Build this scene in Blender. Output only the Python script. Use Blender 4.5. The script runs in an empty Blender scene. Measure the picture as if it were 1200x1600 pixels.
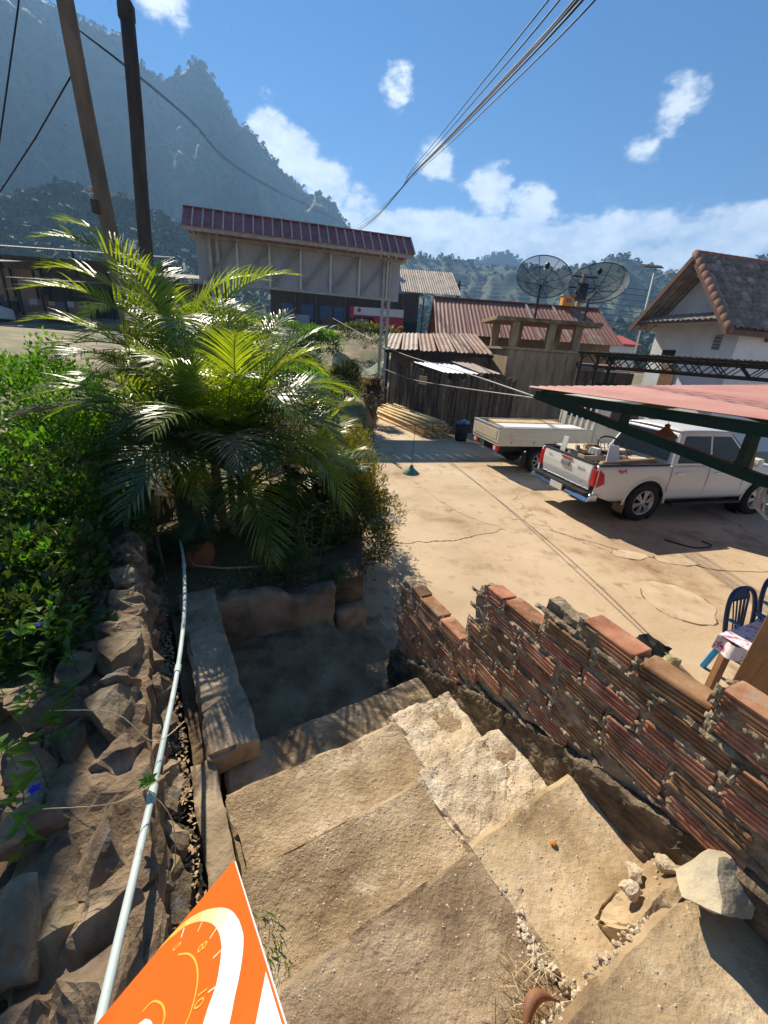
import bpy, bmesh, math, random
from mathutils import Vector, Matrix, noise, Euler
random.seed(7)
R = math.radians
scene = bpy.context.scene
COL = scene.collection
# ------------------------------------------------------------ camera
TH, RO, EYE = R(22.0), R(4.0), 2.9
fw = Vector((0, math.cos(TH), -math.sin(TH))); up0 = Vector((0, math.sin(TH), math.cos(TH))); rt0 = Vector((1, 0, 0))
rt = rt0*math.cos(RO) + up0*math.sin(RO); up = -rt0*math.sin(RO) + up0*math.cos(RO)
cam_d = bpy.data.cameras.new('camera'); cam = bpy.data.objects.new('camera', cam_d); COL.objects.link(cam)
m3 = Matrix((rt, up, -fw)).transposed()
cam.matrix_world = Matrix.Translation((0, 0, EYE)) @ m3.to_4x4()
cam_d.sensor_fit = 'VERTICAL'; cam_d.sensor_height = 36.0; cam_d.sensor_width = 27.0; cam_d.lens = 36.0*640/1600
cam_d.clip_start = 0.02; cam_d.clip_end = 20000
scene.camera = cam
# ------------------------------------------------------------ light
SUN_AZ, SUN_EL = R(-29.0), R(40.0)          # azimuth measured from +Y towards +X
sdir = Vector((math.sin(SUN_AZ)*math.cos(SUN_EL), math.cos(SUN_AZ)*math.cos(SUN_EL), math.sin(SUN_EL)))
sl = bpy.data.lights.new('sun', 'SUN'); sl.energy = 5.0; sl.angle = R(0.5); sl.color = (1.0, 0.90, 0.74)
so = bpy.data.objects.new('sun', sl); COL.objects.link(so); so.location = sdir*60
so.rotation_euler = sdir.to_track_quat('Z', 'Y').to_euler()
world = bpy.data.worlds.new('World'); scene.world = world; world.use_nodes = True
wn, wl = world.node_tree.nodes, world.node_tree.links
wn.clear()
def N(tree, t, **kw):
    n = tree.new(t)
    for k, v in kw.items(): setattr(n, k, v)
    return n
wout = N(wn, 'ShaderNodeOutputWorld')
sky = N(wn, 'ShaderNodeTexSky', sky_type='NISHITA', sun_disc=False, sun_elevation=SUN_EL, sun_rotation=SUN_AZ)
sky.air_density = 1.0; sky.dust_density = 0.0; sky.ozone_density = 3.0; sky.altitude = 400
bgs = N(wn, 'ShaderNodeBackground'); bgs.inputs['Strength'].default_value = 0.051
hsv = N(wn, 'ShaderNodeHueSaturation'); hsv.inputs['Saturation'].default_value = 1.38; hsv.inputs['Hue'].default_value = .505; wl.new(sky.outputs[0], hsv.inputs['Color']); wl.new(hsv.outputs[0], bgs.inputs['Color'])
tc = N(wn, 'ShaderNodeTexCoord')
def wmath(op, a, b=None, clamp=False):
    n = N(wn, 'ShaderNodeMath', operation=op, use_clamp=clamp)
    for i, q in enumerate((a, b)):
        if q is None: continue
        if isinstance(q, (int, float)): n.inputs[i].default_value = q
        else: wl.new(q, n.inputs[i])
    return n.outputs[0]
def wnoise(scale, detail, zs=1.0, rough=.55):
    mp = N(wn, 'ShaderNodeMapping'); mp.inputs['Scale'].default_value = (1, 1, zs)
    wl.new(tc.outputs['Generated'], mp.inputs['Vector'])
    n = N(wn, 'ShaderNodeTexNoise'); n.inputs['Scale'].default_value = scale; n.inputs['Detail'].default_value = detail
    n.inputs['Roughness'].default_value = rough
    wl.new(mp.outputs[0], n.inputs['Vector']); return n.outputs['Fac']
n1 = wnoise(9, 8, 2.0, .58); n2 = wnoise(30, 6, 1.5, .6)
sep = N(wn, 'ShaderNodeSeparateXYZ'); wl.new(tc.outputs['Generated'], sep.inputs[0])
# a bank of cumulus low over the horizon, all the way round
band = N(wn, 'ShaderNodeMapRange', interpolation_type='SMOOTHSTEP'); wl.new(sep.outputs['Z'], band.inputs['Value'])
band.inputs['From Min'].default_value = 0.285; band.inputs['From Max'].default_value = 0.215
band.inputs['To Min'].default_value = 0.0; band.inputs['To Max'].default_value = 0.78
acc = band.outputs[0]
# single puffs, by compass bearing and height above the horizon
for az, el, rad, st in [(-15.5, 19.6, .075, .62), (-12.5, 17.8, .085, .66), (-9, 15.8, .085, .66), (-5, 14.3, .08, .6), (14, 14.6, .08, .55), (-1.5, 24.3, .055, .34), (3.2, 18.8, .062, .66), (9.5, 16.4, .08, .62), (26.2, 22.0, .068, .52),
                        (23.9, 18.9, .05, .40), (21.9, 16.6, .05, .38), (-25.2, 26.2, .07, .5), (48, 20, .09, .5), (64, 26, .08, .45), (-62, 21, .1, .5), (100, 22, .1, .5), (150, 24, .1, .5), (-110, 25, .1, .5), (-160, 21, .1, .5)]:
    d = (math.sin(R(az))*math.cos(R(el)), math.cos(R(az))*math.cos(R(el)), math.sin(R(el)))
    vd = N(wn, 'ShaderNodeVectorMath', operation='DISTANCE'); vd.inputs[1].default_value = d
    wl.new(tc.outputs['Generated'], vd.inputs[0])
    mr = N(wn, 'ShaderNodeMapRange', interpolation_type='SMOOTHSTEP'); wl.new(vd.outputs['Value'], mr.inputs['Value'])
    mr.inputs['From Min'].default_value = rad; mr.inputs['From Max'].default_value = rad*.15
    mr.inputs['To Min'].default_value = 0; mr.inputs['To Max'].default_value = st
    acc = wmath('MAXIMUM', acc, mr.outputs[0])
dens = wmath('ADD', acc, wmath('MULTIPLY', wmath('SUBTRACT', n1, .5), 1.5))
dens = wmath('ADD', dens, wmath('MULTIPLY', wmath('SUBTRACT', n2, .5), .55))
cr = N(wn, 'ShaderNodeMapRange', interpolation_type='SMOOTHSTEP'); wl.new(dens, cr.inputs['Value'])
cr.inputs['From Min'].default_value = 0.27; cr.inputs['From Max'].default_value = 0.60
cr.inputs['To Max'].default_value = 0.95
cramp = N(wn, 'ShaderNodeValToRGB'); wl.new(wmath('ADD', wmath('MULTIPLY', n1, .6), wmath('MULTIPLY', n2, .5)), cramp.inputs[0])
cramp.color_ramp.elements[0].position = .42; cramp.color_ramp.elements[0].color = (.50, .58, .69, 1)
cramp.color_ramp.elements[1].position = .66; cramp.color_ramp.elements[1].color = (.90, .93, .96, 1)
bgc = N(wn, 'ShaderNodeBackground'); bgc.inputs['Strength'].default_value = 0.70
wl.new(cramp.outputs[0], bgc.inputs['Color'])
wmx = N(wn, 'ShaderNodeMixShader'); wl.new(cr.outputs[0], wmx.inputs[0]); wl.new(bgs.outputs[0], wmx.inputs[1]); wl.new(bgc.outputs[0], wmx.inputs[2])
wl.new(wmx.outputs[0], wout.inputs['Surface'])
vs = scene.view_settings
vs.view_transform = 'Standard'; vs.look = 'None'; vs.gamma = 1.0; vs.use_curve_mapping = False; vs.exposure = 0.98
scene.render.engine = 'CYCLES'
scene.cycles.volume_bounces = 0; scene.cycles.max_bounces = 6; scene.cycles.transparent_max_bounces = 12

# ------------------------------------------------------------ materials
def pm(name, cols, scale=3.0, detail=6, rough=.85, bump=.25, bscale=45, spec=.3, metal=0.0, stain=None, rand=0.0,
       trans=None, alpha=None, stretch=(1, 1, 1), wet=None, emis=None, crack=None, bdist=.01, fleck=None):
    m = bpy.data.materials.new(name); m.use_nodes = True
    t = m.node_tree; nd, lk = t.nodes, t.links
    b = nd['Principled BSDF']; out = nd['Material Output']
    b.inputs['Roughness'].default_value = rough; b.inputs['Metallic'].default_value = metal
    b.inputs['Specular IOR Level'].default_value = spec
    geo = nd.new('ShaderNodeNewGeometry'); mp = nd.new('ShaderNodeMapping'); mp.inputs['Scale'].default_value = stretch
    lk.new(geo.outputs['Position'], mp.inputs['Vector']); P = mp.outputs[0]
    def noi(s, d=6, r=.6):
        n = nd.new('ShaderNodeTexNoise'); n.inputs['Scale'].default_value = s; n.inputs['Detail'].default_value = d
        n.inputs['Roughness'].default_value = r; lk.new(P, n.inputs['Vector']); return n.outputs['Fac']
    def ramp(fac, stops):
        r = nd.new('ShaderNodeValToRGB'); lk.new(fac, r.inputs[0]); e = r.color_ramp.elements
        while len(e) < len(stops): e.new(.5)
        for i, (p, c) in enumerate(stops):
            e[i].position = p; e[i].color = (*c, 1) if not isinstance(c, (int, float)) else (c, c, c, 1)
        return r.outputs[0]
    k = len(cols)
    if k == 1:
        rgb = nd.new('ShaderNodeRGB'); rgb.outputs[0].default_value = (*cols[0], 1); col = rgb.outputs[0]
    else:
        col = ramp(noi(scale, detail), [(.32+.36*i/(k-1), c) for i, c in enumerate(cols)])
    def mix(fac, a, c):
        x = nd.new('ShaderNodeMix'); x.data_type = 'RGBA'; lk.new(fac, x.inputs[0]); lk.new(a, x.inputs[6])
        if isinstance(c, tuple): x.inputs[7].default_value = (*c, 1)
        else: lk.new(c, x.inputs[7])
        return x.outputs[2]
    if stain:
        for sc, lo, hi, c, amt in stain:
            f = ramp(noi(sc, 7, .65), [(lo, 0.0), (hi, amt)]); col = mix(f, col, c)
    if fleck:
        sc, th, c = fleck
        v = nd.new('ShaderNodeTexVoronoi'); v.inputs['Scale'].default_value = sc; lk.new(P, v.inputs['Vector'])
        f = ramp(v.outputs['Distance'], [(th, 1.0), (th+.08, 0.0)]); col = mix(f, col, c)
    bh = noi(bscale, 8, .65)
    if crack:
        sc, w, c = crack
        v = nd.new('ShaderNodeTexVoronoi'); v.feature = 'DISTANCE_TO_EDGE'; v.inputs['Scale'].default_value = sc
        wv = nd.new('ShaderNodeVectorMath'); wv.operation = 'ADD'
        nz = nd.new('ShaderNodeTexNoise'); nz.inputs['Scale'].default_value = 2.2; nz.inputs['Detail'].default_value = 6; lk.new(P, nz.inputs['Vector'])
        sc_ = nd.new('ShaderNodeVectorMath'); sc_.operation = 'SCALE'; sc_.inputs['Scale'].default_value = .9; lk.new(nz.outputs['Color'], sc_.inputs[0])
        lk.new(P, wv.inputs[0]); lk.new(sc_.outputs[0], wv.inputs[1]); lk.new(wv.outputs[0], v.inputs['Vector'])
        f = ramp(v.outputs['Distance'], [(0.0, 1.0), (w, 0.0)])
        g = nd.new('ShaderNodeMath'); g.operation = 'MULTIPLY'; lk.new(f, g.inputs[0]); lk.new(ramp(noi(.5, 3), [(.45, 0.0), (.56, 1.0)]), g.inputs[1])
        col = mix(g.outputs[0], col, c)
    if rand:
        oi = nd.new('ShaderNodeObjectInfo'); hs = nd.new('ShaderNodeHueSaturation')
        mr = nd.new('ShaderNodeMapRange'); lk.new(oi.outputs['Random'], mr.inputs['Value'])
        mr.inputs['To Min'].default_value = 1-rand; mr.inputs['To Max'].default_value = 1+rand
        lk.new(mr.outputs[0], hs.inputs['Value']); lk.new(col, hs.inputs['Color'])
        mr2 = nd.new('ShaderNodeMapRange'); lk.new(oi.outputs['Random'], mr2.inputs['Value']); mr2.inputs['To Min'].default_value = .515; mr2.inputs['To Max'].default_value = .488
        lk.new(mr2.outputs[0], hs.inputs['Hue']); col = hs.outputs[0]
    lk.new(col, b.inputs['Base Color'])
    if wet:
        sc, lo, hi, r0 = wet
        f = ramp(noi(sc, 6), [(lo, rough), (hi, r0)]); lk.new(f, b.inputs['Roughness'])
    if bump:
        bp = nd.new('ShaderNodeBump'); bp.inputs['Strength'].default_value = bump; bp.inputs['Distance'].default_value = bdist
        lk.new(bh, bp.inputs['Height']); lk.new(bp.outputs[0], b.inputs['Normal'])
    if emis: b.inputs['Emission Color'].default_value = (*emis[0], 1); b.inputs['Emission Strength'].default_value = emis[1]
    last = b.outputs[0]
    if trans:
        tr = nd.new('ShaderNodeBsdfTranslucent'); hs = nd.new('ShaderNodeMix'); hs.data_type = 'RGBA'; hs.blend_type = 'MULTIPLY'; hs.inputs[0].default_value = 1
        lk.new(col, hs.inputs[6]); hs.inputs[7].default_value = (*trans[1], 1); lk.new(hs.outputs[2], tr.inputs['Color'])
        mx = nd.new('ShaderNodeMixShader'); mx.inputs[0].default_value = trans[0]
        lk.new(last, mx.inputs[1]); lk.new(tr.outputs[0], mx.inputs[2]); last = mx.outputs[0]
    if alpha is not None:
        tp = nd.new('ShaderNodeBsdfTransparent'); mx = nd.new('ShaderNodeMixShader'); mx.inputs[0].default_value = alpha
        lk.new(tp.outputs[0], mx.inputs[1]); lk.new(last, mx.inputs[2]); last = mx.outputs[0]
    lk.new(last, out.inputs['Surface'])
    return m

# ------------------------------------------------------------ mesh helpers
def frame(z):
    z = Vector(z).normalized(); a = Vector((0, 0, 1)) if abs(z.z) < .9 else Vector((1, 0, 0))
    x = a.cross(z).normalized(); return x, z.cross(x)
class MB:
    def __init__(s): s.v, s.f, s.sm = [], [], False
    def add(s, vs_, fs):
        o = len(s.v); s.v += [tuple(p) for p in vs_]; s.f += [tuple(i+o for i in q) for q in fs]; return s
    def box(s, c, d, M=None):
        c = Vector(c); p = []
        for z in (-.5, .5):
            for x, y in ((-.5, -.5), (.5, -.5), (.5, .5), (-.5, .5)):
                q = Vector((x*d[0], y*d[1], z*d[2])); p.append(c + (M @ q if M else q))
        return s.add(p, [(3, 2, 1, 0), (4, 5, 6, 7), (0, 1, 5, 4), (1, 2, 6, 5), (2, 3, 7, 6), (3, 0, 4, 7)])
    def beam(s, a, b, w, h, upv=(0, 0, 1)):
        a, b = Vector(a), Vector(b); z = (b-a).normalized(); u = Vector(upv)
        if abs(z.dot(u)) > .98: u = Vector((0, 1, 0))
        x = z.cross(u).normalized()*w/2; y = x.cross(z).normalized()*h/2
        p = [a-x-y, a+x-y, a+x+y, a-x+y, b-x-y, b+x-y, b+x+y, b-x+y]
        return s.add(p, [(3, 2, 1, 0), (4, 5, 6, 7), (0, 1, 5, 4), (1, 2, 6, 5), (2, 3, 7, 6), (3, 0, 4, 7)])
    def tube(s, pts, r, n=8, cap=True):
        pts = [Vector(p) for p in pts]; k = len(pts); V = []; px = None
        for i, p in enumerate(pts):
            d = (pts[min(i+1, k-1)] - pts[max(i-1, 0)])
            d = d.normalized() if d.length > 1e-9 else Vector((0, 0, 1))
            if px is None: x, y = frame(d)
            else:
                x = (px - d*px.dot(d)).normalized(); y = d.cross(x)
            px = x; rr = r(i/(k-1)) if callable(r) else r
            for j in range(n):
                a = 2*math.pi*j/n; V.append(p + x*rr*math.cos(a) + y*rr*math.sin(a))
        F = [(i*n+j, i*n+(j+1) % n, (i+1)*n+(j+1) % n, (i+1)*n+j) for i in range(k-1) for j in range(n)]
        if cap: F += [tuple(range(n-1, -1, -1)), tuple(range((k-1)*n, k*n))]
        return s.add(V, F)
    def lathe(s, prof, c, ax=(0, 0, 1), n=20, cap=True):
        ax = Vector(ax).normalized(); x, y = frame(ax); c = Vector(c); V = []
        for r, h in prof:
            for j in range(n):
                a = 2*math.pi*j/n; V.append(c + ax*h + (x*math.cos(a)+y*math.sin(a))*r)
        k = len(prof)
        F = [(i*n+j, i*n+(j+1) % n, (i+1)*n+(j+1) % n, (i+1)*n+j) for i in range(k-1) for j in range(n)]
        if cap: F += [tuple(range(n-1, -1, -1)), tuple(range((k-1)*n, k*n))]
        return s.add(V, F)
    def prism(s, poly, off):
        n = len(poly); a = [Vector(p) for p in poly]; off = Vector(off)
        return s.add(a+[p+off for p in a], [tuple(range(n-1, -1, -1)), tuple(range(n, 2*n))] + [(i, (i+1) % n, n+(i+1) % n, n+i) for i in range(n)])
    def grid(s, fn, nu, nv, close=False):
        V = [fn(i/nu, j/nv) for i in range(nu+1) for j in range(nv+1)]
        return s.add(V, [(i*(nv+1)+j, (i+1)*(nv+1)+j, (i+1)*(nv+1)+j+1, i*(nv+1)+j+1) for i in range(nu) for j in range(nv)])
    def mesh(s, name, mat, smooth=False):
        me = bpy.data.meshes.new(name); me.from_pydata(s.v, [], s.f); me.update()
        if mat: me.materials.append(mat)
        if smooth: me.polygons.foreach_set('use_smooth', [True]*len(me.polygons))
        return me
    def build(s, name, mat, parent=None, smooth=False, bevel=0, solid=0, fix=True):
        me = s.mesh(name, mat, smooth)
        if fix:
            bm = bmesh.new(); bm.from_mesh(me); bmesh.ops.recalc_face_normals(bm, faces=bm.faces); bm.to_mesh(me); bm.free()
        return put(name, me, parent, bevel=bevel, solid=solid)
def put(name, me, parent=None, loc=None, rot=None, bevel=0, solid=0, scale=None, local=False):
    o = bpy.data.objects.new(name, me); COL.objects.link(o)
    if loc is not None: o.location = loc
    if rot is not None: o.rotation_euler = rot
    if scale is not None: o.scale = scale
    if parent:
        o.parent = parent
        if not local:
            root = parent; off = Vector((0, 0, 0))
            while root: off += root.location; root = root.parent
            o.matrix_parent_inverse = Matrix.Translation(-off) if parent.type == 'EMPTY' else parent_inv(parent)
    if bevel:
        b = o.modifiers.new('bevel', 'BEVEL'); b.width = bevel; b.segments = 2; b.limit_method = 'ANGLE'; b.angle_limit = R(35)
    if solid:
        q = o.modifiers.new('solid', 'SOLIDIFY'); q.thickness = solid; q.offset = -1
    return o
def parent_inv(p):
    # parts are built in world coordinates under unrotated roots: the chain's world transform is a pure translation or the identity
    M = Matrix.Identity(4); q = p
    while q:
        M = q.matrix_parent_inverse @ Matrix.Translation(q.location) @ M if q.parent else Matrix.Translation(q.location) @ M
        q = q.parent
    return M.inverted()
def tag(o, label, cat, group=None):
    o['label'] = label; o['category'] = cat
    if group: o['group'] = group
    return o
def thing(name, label, cat, loc, group=None, rotz=0):
    e = bpy.data.objects.new(name, None); COL.objects.link(e); e.location = loc; e.rotation_euler = (0, 0, rotz)
    e.empty_display_size = .2
    return tag(e, label, cat, group)
def struct(o): o['kind'] = 'structure'; return o
def stuff(o): o['kind'] = 'stuff'; return o
def sst(a, b, x):
    t = max(0., min(1., (x-a)/(b-a))); return t*t*(3-2*t)
def fbm(x, y, z=0., o=4): return noise.fractal(Vector((x, y, z)), 1.0, 2.0, o)
# stair frame: u to the right along the steps, v down the flight
US = Vector((.857, .515, 0)); VS = Vector((-.515, .857, 0))
def UV(u, v, z): p = US*u + VS*v; return Vector((p.x, p.y, z))
def rough_block(name, quad, z0, z1, mat, parent, res=.05, amp=.006, freq=14, edge=.0, seed=0, tilt=None, smooth=False):
    """block over a plan quad (4 points), its faces cut up and worn; quad counterclockwise"""
    q = [Vector((p[0], p[1], 0)) for p in quad]
    nu = max(2, int((q[1]-q[0]).length/res)); nv = max(2, int((q[3]-q[0]).length/res)); nz = max(1, int((z1-z0)/res))
    bm = bmesh.new(); cache = {}
    def P(i, j, k):
        key = (i, j, k)
        if key in cache: return cache[key]
        a, b, c = i/nu, j/nv, k/nz
        p = (q[0]*(1-a)+q[1]*a)*(1-b) + (q[3]*(1-a)+q[2]*a)*b
        z = z0+(z1-z0)*c
        if tilt: z += tilt(a, b)*c
        w = Vector((p.x, p.y, z)) + Vector((seed*3.7, seed*1.3, 0))
        d = noise.noise_vector(w*freq)*amp + noise.noise_vector(w*freq*.3)*amp*1.5 + noise.noise_vector(w*freq*3.1)*amp*.4
        p = Vector((p.x, p.y, z)) + d
        if edge:                                   # worn arrises
            n = (i in (0, nu)) + (j in (0, nv)) + (k == nz)
            if n >= 2:
                e = edge*(.4+1.2*abs(noise.noise(w*9)) + (1.5 if noise.noise(w*5) > .25 else 0))
                if k == nz: p.z -= e*.7
                cx = (q[0]+q[1]+q[2]+q[3])/4; dd = Vector((cx.x-p.x, cx.y-p.y, 0)).normalized(); p += dd*e*.6
        cache[key] = bm.verts.new(p); return cache[key]
    def F(*k):
        try: bm.faces.new([P(*x) for x in k])
        except ValueError: pass
    for i in range(nu):
        for j in range(nv):
            F((i, j, nz), (i+1, j, nz), (i+1, j+1, nz), (i, j+1, nz))
    for k in range(nz):
        for i in range(nu):
            F((i, 0, k), (i+1, 0, k), (i+1, 0, k+1), (i, 0, k+1)); F((i+1, nv, k), (i, nv, k), (i, nv, k+1), (i+1, nv, k+1))
        for j in range(nv):
            F((0, j+1, k), (0, j, k), (0, j, k+1), (0, j+1, k+1)); F((nu, j, k), (nu, j+1, k), (nu, j+1, k+1), (nu, j, k+1))
    me = bpy.data.meshes.new(name); bm.to_mesh(me); bm.free(); me.materials.append(mat)
    if smooth: me.polygons.foreach_set('use_smooth', [True]*len(me.polygons))
    return put(name, me, parent)
def rock_mesh(name, dims, mat, seed, sub=2, amp=.12, pts=16):
    rnd = random.Random(seed); bm = bmesh.new()
    for i in range(pts):
        v = Vector((rnd.gauss(0, 1), rnd.gauss(0, 1), rnd.gauss(0, 1))).normalized()
        k = max(abs(v.x), abs(v.y), abs(v.z)); v = v*(.55+.45/k*.75)
        bm.verts.new(Vector((v.x*dims[0], v.y*dims[1], v.z*dims[2]))*.5)
    h = bmesh.ops.convex_hull(bm, input=bm.verts)
    bmesh.ops.delete(bm, geom=list({g for g in h['geom_interior'] if isinstance(g, bmesh.types.BMVert)}), context='VERTS')
    bmesh.ops.subdivide_edges(bm, edges=bm.edges, cuts=sub, use_grid_fill=True)
    bmesh.ops.triangulate(bm, faces=bm.faces)
    s = min(dims)
    for v in bm.verts:
        w = Vector(v.co)/s*1.6 + Vector((seed*5.1, 0, 0))
        v.co += noise.noise_vector(w)*s*amp + noise.noise_vector(w*3.3)*s*amp*.35
    bmesh.ops.recalc_face_normals(bm, faces=bm.faces)
    me = bpy.data.meshes.new(name); bm.to_mesh(me); bm.free(); me.materials.append(mat)
    return me
def corr(p00, pu, pv, nu, wave, amp, nv=1, sag=None):
    """corrugated sheet: p00 corner, pu across the waves, pv along them"""
    p00, pu, pv = Vector(p00), Vector(pu), Vector(pv); n = pu.cross(pv).normalized()
    if n.z < 0: n = -n
    L = pu.length; m = MB()
    def fn(a, b):
        p = p00+pu*a+pv*b+n*amp*math.sin(a*L/wave*2*math.pi)
        if sag: p = p + Vector((0, 0, sag(a, b)))
        return p
    return m.grid(fn, nu, nv)
def textmesh(txt, size, mat, depth=.002):
    c = bpy.data.curves.new('lettering', 'FONT'); c.body = txt; c.size = size; c.extrude = depth; c.align_x = 'CENTER'; c.align_y = 'CENTER'
    o = bpy.data.objects.new('lettering', c); COL.objects.link(o)
    dg = bpy.context.evaluated_depsgraph_get(); me = bpy.data.meshes.new_from_object(o.evaluated_get(dg))
    bpy.data.objects.remove(o); bpy.data.curves.remove(c); me.materials.clear(); me.materials.append(mat); return me
# ------------------------------------------------------------ the land
M = {}
M['earth'] = pm('earth', [(.17, .11, .065), (.27, .185, .11), (.36, .26, .165)], 1.5, bump=.5, bscale=25, stain=[(.35, .42, .56, (.085, .105, .03), .85)])
M['yard'] = pm('yard_concrete', [(.39, .285, .175), (.52, .39, .25), (.60, .465, .31)], .55, detail=9, rough=.9, bump=.30, bscale=24,
               stain=[(.8, .54, .66, (.27, .16, .075), .75), (3.5, .57, .70, (.24, .15, .08), .6), (.23, .50, .66, (.63, .50, .35), .6), (14, .60, .7, (.68, .55, .40), .5), (1.9, .60, .68, (.20, .12, .055), .6)], crack=(.23, .005, (.16, .095, .05)), bdist=.02)
M['forest'] = pm('forest', [(.018, .034, .014), (.035, .062, .022), (.065, .095, .035)], .05, detail=10, rough=.9, bump=0, stain=[(.012, .56, .66, (.13, .125, .10), .55)])
M['forest2'] = pm('forest_crowns', [(.02, .042, .014), (.045, .08, .024), (.075, .115, .04)], .09, detail=8, rough=.9, bump=0)
def ground_h(x, y):
    u = x*.857+y*.515; v = -x*.515+y*.857
    z = 4.0*sst(19, 38, y)*(1-sst(2, 7, x))
    bank = .92*sst(.06, -.25, u) if v < 3.0 else .92*sst(-.55, -1.15, x)
    if v >= 3.0 and y > 6: bank = bank*1.0
    bank += .50*sst(-.25, -.5, u)*sst(-.1, -.9, x) if v < 5 else .50*sst(-1.9, -3.4, x)
    bank += 1.1*sst(-8, -18, x)
    if y < -1: bank *= 1
    z = max(z, bank)
    d = math.hypot(x, y)
    z += .035*fbm(x*.9, y*.9)*sst(.06, -.3, min(u, x+.6)) if d < 60 else 0
    z += 6*sst(120, 420, d) + (fbm(x*.01, y*.01)*3 if d > 100 else 0)
    return z
def axis(lo, hi, fine0, fine1, step):
    a = []; x = fine0
    while x < fine1: a.append(x); x += step
    a.append(fine1); s = step; x = fine1
    while x < hi: s *= 1.32; x += s; a.append(min(x, hi))
    s = step; x = fine0; b = []
    while x > lo: s *= 1.32; x -= s; b.append(max(x, lo))
    return b[::-1]+a
xs = axis(-1650, 1650, -12, 4, .16); ys = axis(-1650, 1650, -2, 14, .16)
V = [(x, y, ground_h(x, y)) for x in xs for y in ys]; ny = len(ys)
mb = MB(); mb.add(V, [(i*ny+j, (i+1)*ny+j, (i+1)*ny+j+1, i*ny+j+1) for i in range(len(xs)-1) for j in range(ny-1)])
struct(mb.build('ground', M['earth'], smooth=True, fix=False))
# concrete apron of the yard, with its worn ragged edge along the planting
edge = [(-.42, 3.95), (-.50, 5.2), (-.62, 7.4), (-.6, 10), (-.85, 12.6), (-.95, 15.0), (-.55, 18.2), (1.0, 19.6)]
poly = []
for a, b in zip(edge[:-1], edge[1:]):
    for k in range(8):
        t = k/8; x = a[0]+(b[0]-a[0])*t; y = a[1]+(b[1]-a[1])*t
        poly.append((x+.09*fbm(x*3, y*3), y+.05*fbm(y*3, x*3)))
poly += [edge[-1], (26, 24), (30, -3), (1.9, -3), (1.55, .3), (.62, 2.2), (.3, 2.75), (-.1, 3.55)]
mb = MB(); mb.prism([(x, y, -.08) for x, y in poly], (0, 0, .086)); struct(mb.build('yard', M['yard']))
M['patch'] = pm('patch_concrete', [(.42, .32, .20), (.54, .42, .28), (.62, .50, .34)], 2.2, detail=9, rough=.9, bump=.4, bscale=30, stain=[(5, .56, .68, (.30, .20, .11), .6)])
M['crack'] = pm('crack_dirt', [(.11, .065, .032), (.18, .11, .06)], 9, rough=.95, bump=.3)
yd = bpy.data.objects['yard']; rnd = random.Random(19)
for (cx, cy, rx, ry) in [(3.98, 4.72, .42, .50), (4.05, 6.05, .28, .16), (4.75, 5.95, .34, .15)]:
    P_ = [(cx+rx*math.cos(a)*(1+.22*noise.noise(Vector((math.cos(a)*2+cx, math.sin(a)*2, 1)))), cy+ry*math.sin(a)*(1+.22*noise.noise(Vector((math.cos(a)*2, math.sin(a)*2+cy, 4)))), .006) for a in [2*math.pi*k/30 for k in range(30)]]
    MB().prism(P_, (0, 0, .006)).build('patch', M['patch'], yd)
    m_ = MB(); q_ = [Vector(p) for p in P_]
    m_.add([p+Vector((0, 0, .004)) for p in q_]+[p+(p-Vector((cx, cy, .006))).normalized()*rnd.uniform(.008, .03)+Vector((0, 0, .0035)) for p in q_], [(i, (i+1) % 30, 30+(i+1) % 30, 30+i) for i in range(30) if noise.noise(Vector((i*.35, cx, 2))) > .02]); m_.build('crack', M['crack'], yd, fix=False)
def crack(pts_, w):
    m_ = MB(); L_ = []; R_ = []
    n_ = 40
    for i in range(n_+1):
        t = i/n_*(len(pts_)-1); k = min(int(t), len(pts_)-2); f = t-k
        x = pts_[k][0]+(pts_[k+1][0]-pts_[k][0])*f; y = pts_[k][1]+(pts_[k+1][1]-pts_[k][1])*f
        x += .06*noise.noise(Vector((i*.31, pts_[0][0], 0))); y += .08*noise.noise(Vector((i*.27, pts_[0][1], 5))); ww = w*(.3+1.1*abs(noise.noise(Vector((i*.5, 3, 3)))))
        L_.append((x, y-ww, .0095)); R_.append((x, y+ww, .0095))
    m_.add(L_+R_, [(i, i+1, n_+2+i, n_+1+i) for i in range(n_)]); m_.build('crack', M['crack'], yd, fix=False)
crack([(.15, 5.85), (1.15, 6.1), (2.15, 6.72)], .018); crack([(3.0, 6.9), (3.9, 6.2), (5.2, 5.7), (7.2, 5.9)], .02); crack([(.6, 9.3), (1.4, 7.4), (2.2, 6.7)], .012)
M['street'] = pm('street', [(.33, .29, .24), (.42, .37, .31)], .4, rough=.9, bump=.2)
mb = MB()
def stf(a, b):
    x = -70+64*a; y = 27.5+7*b - a*1.0; return (x, y, ground_h(x, y)+.05)
mb.grid(stf, 60, 6); struct(mb.build('street', M['street'], smooth=True))

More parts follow.
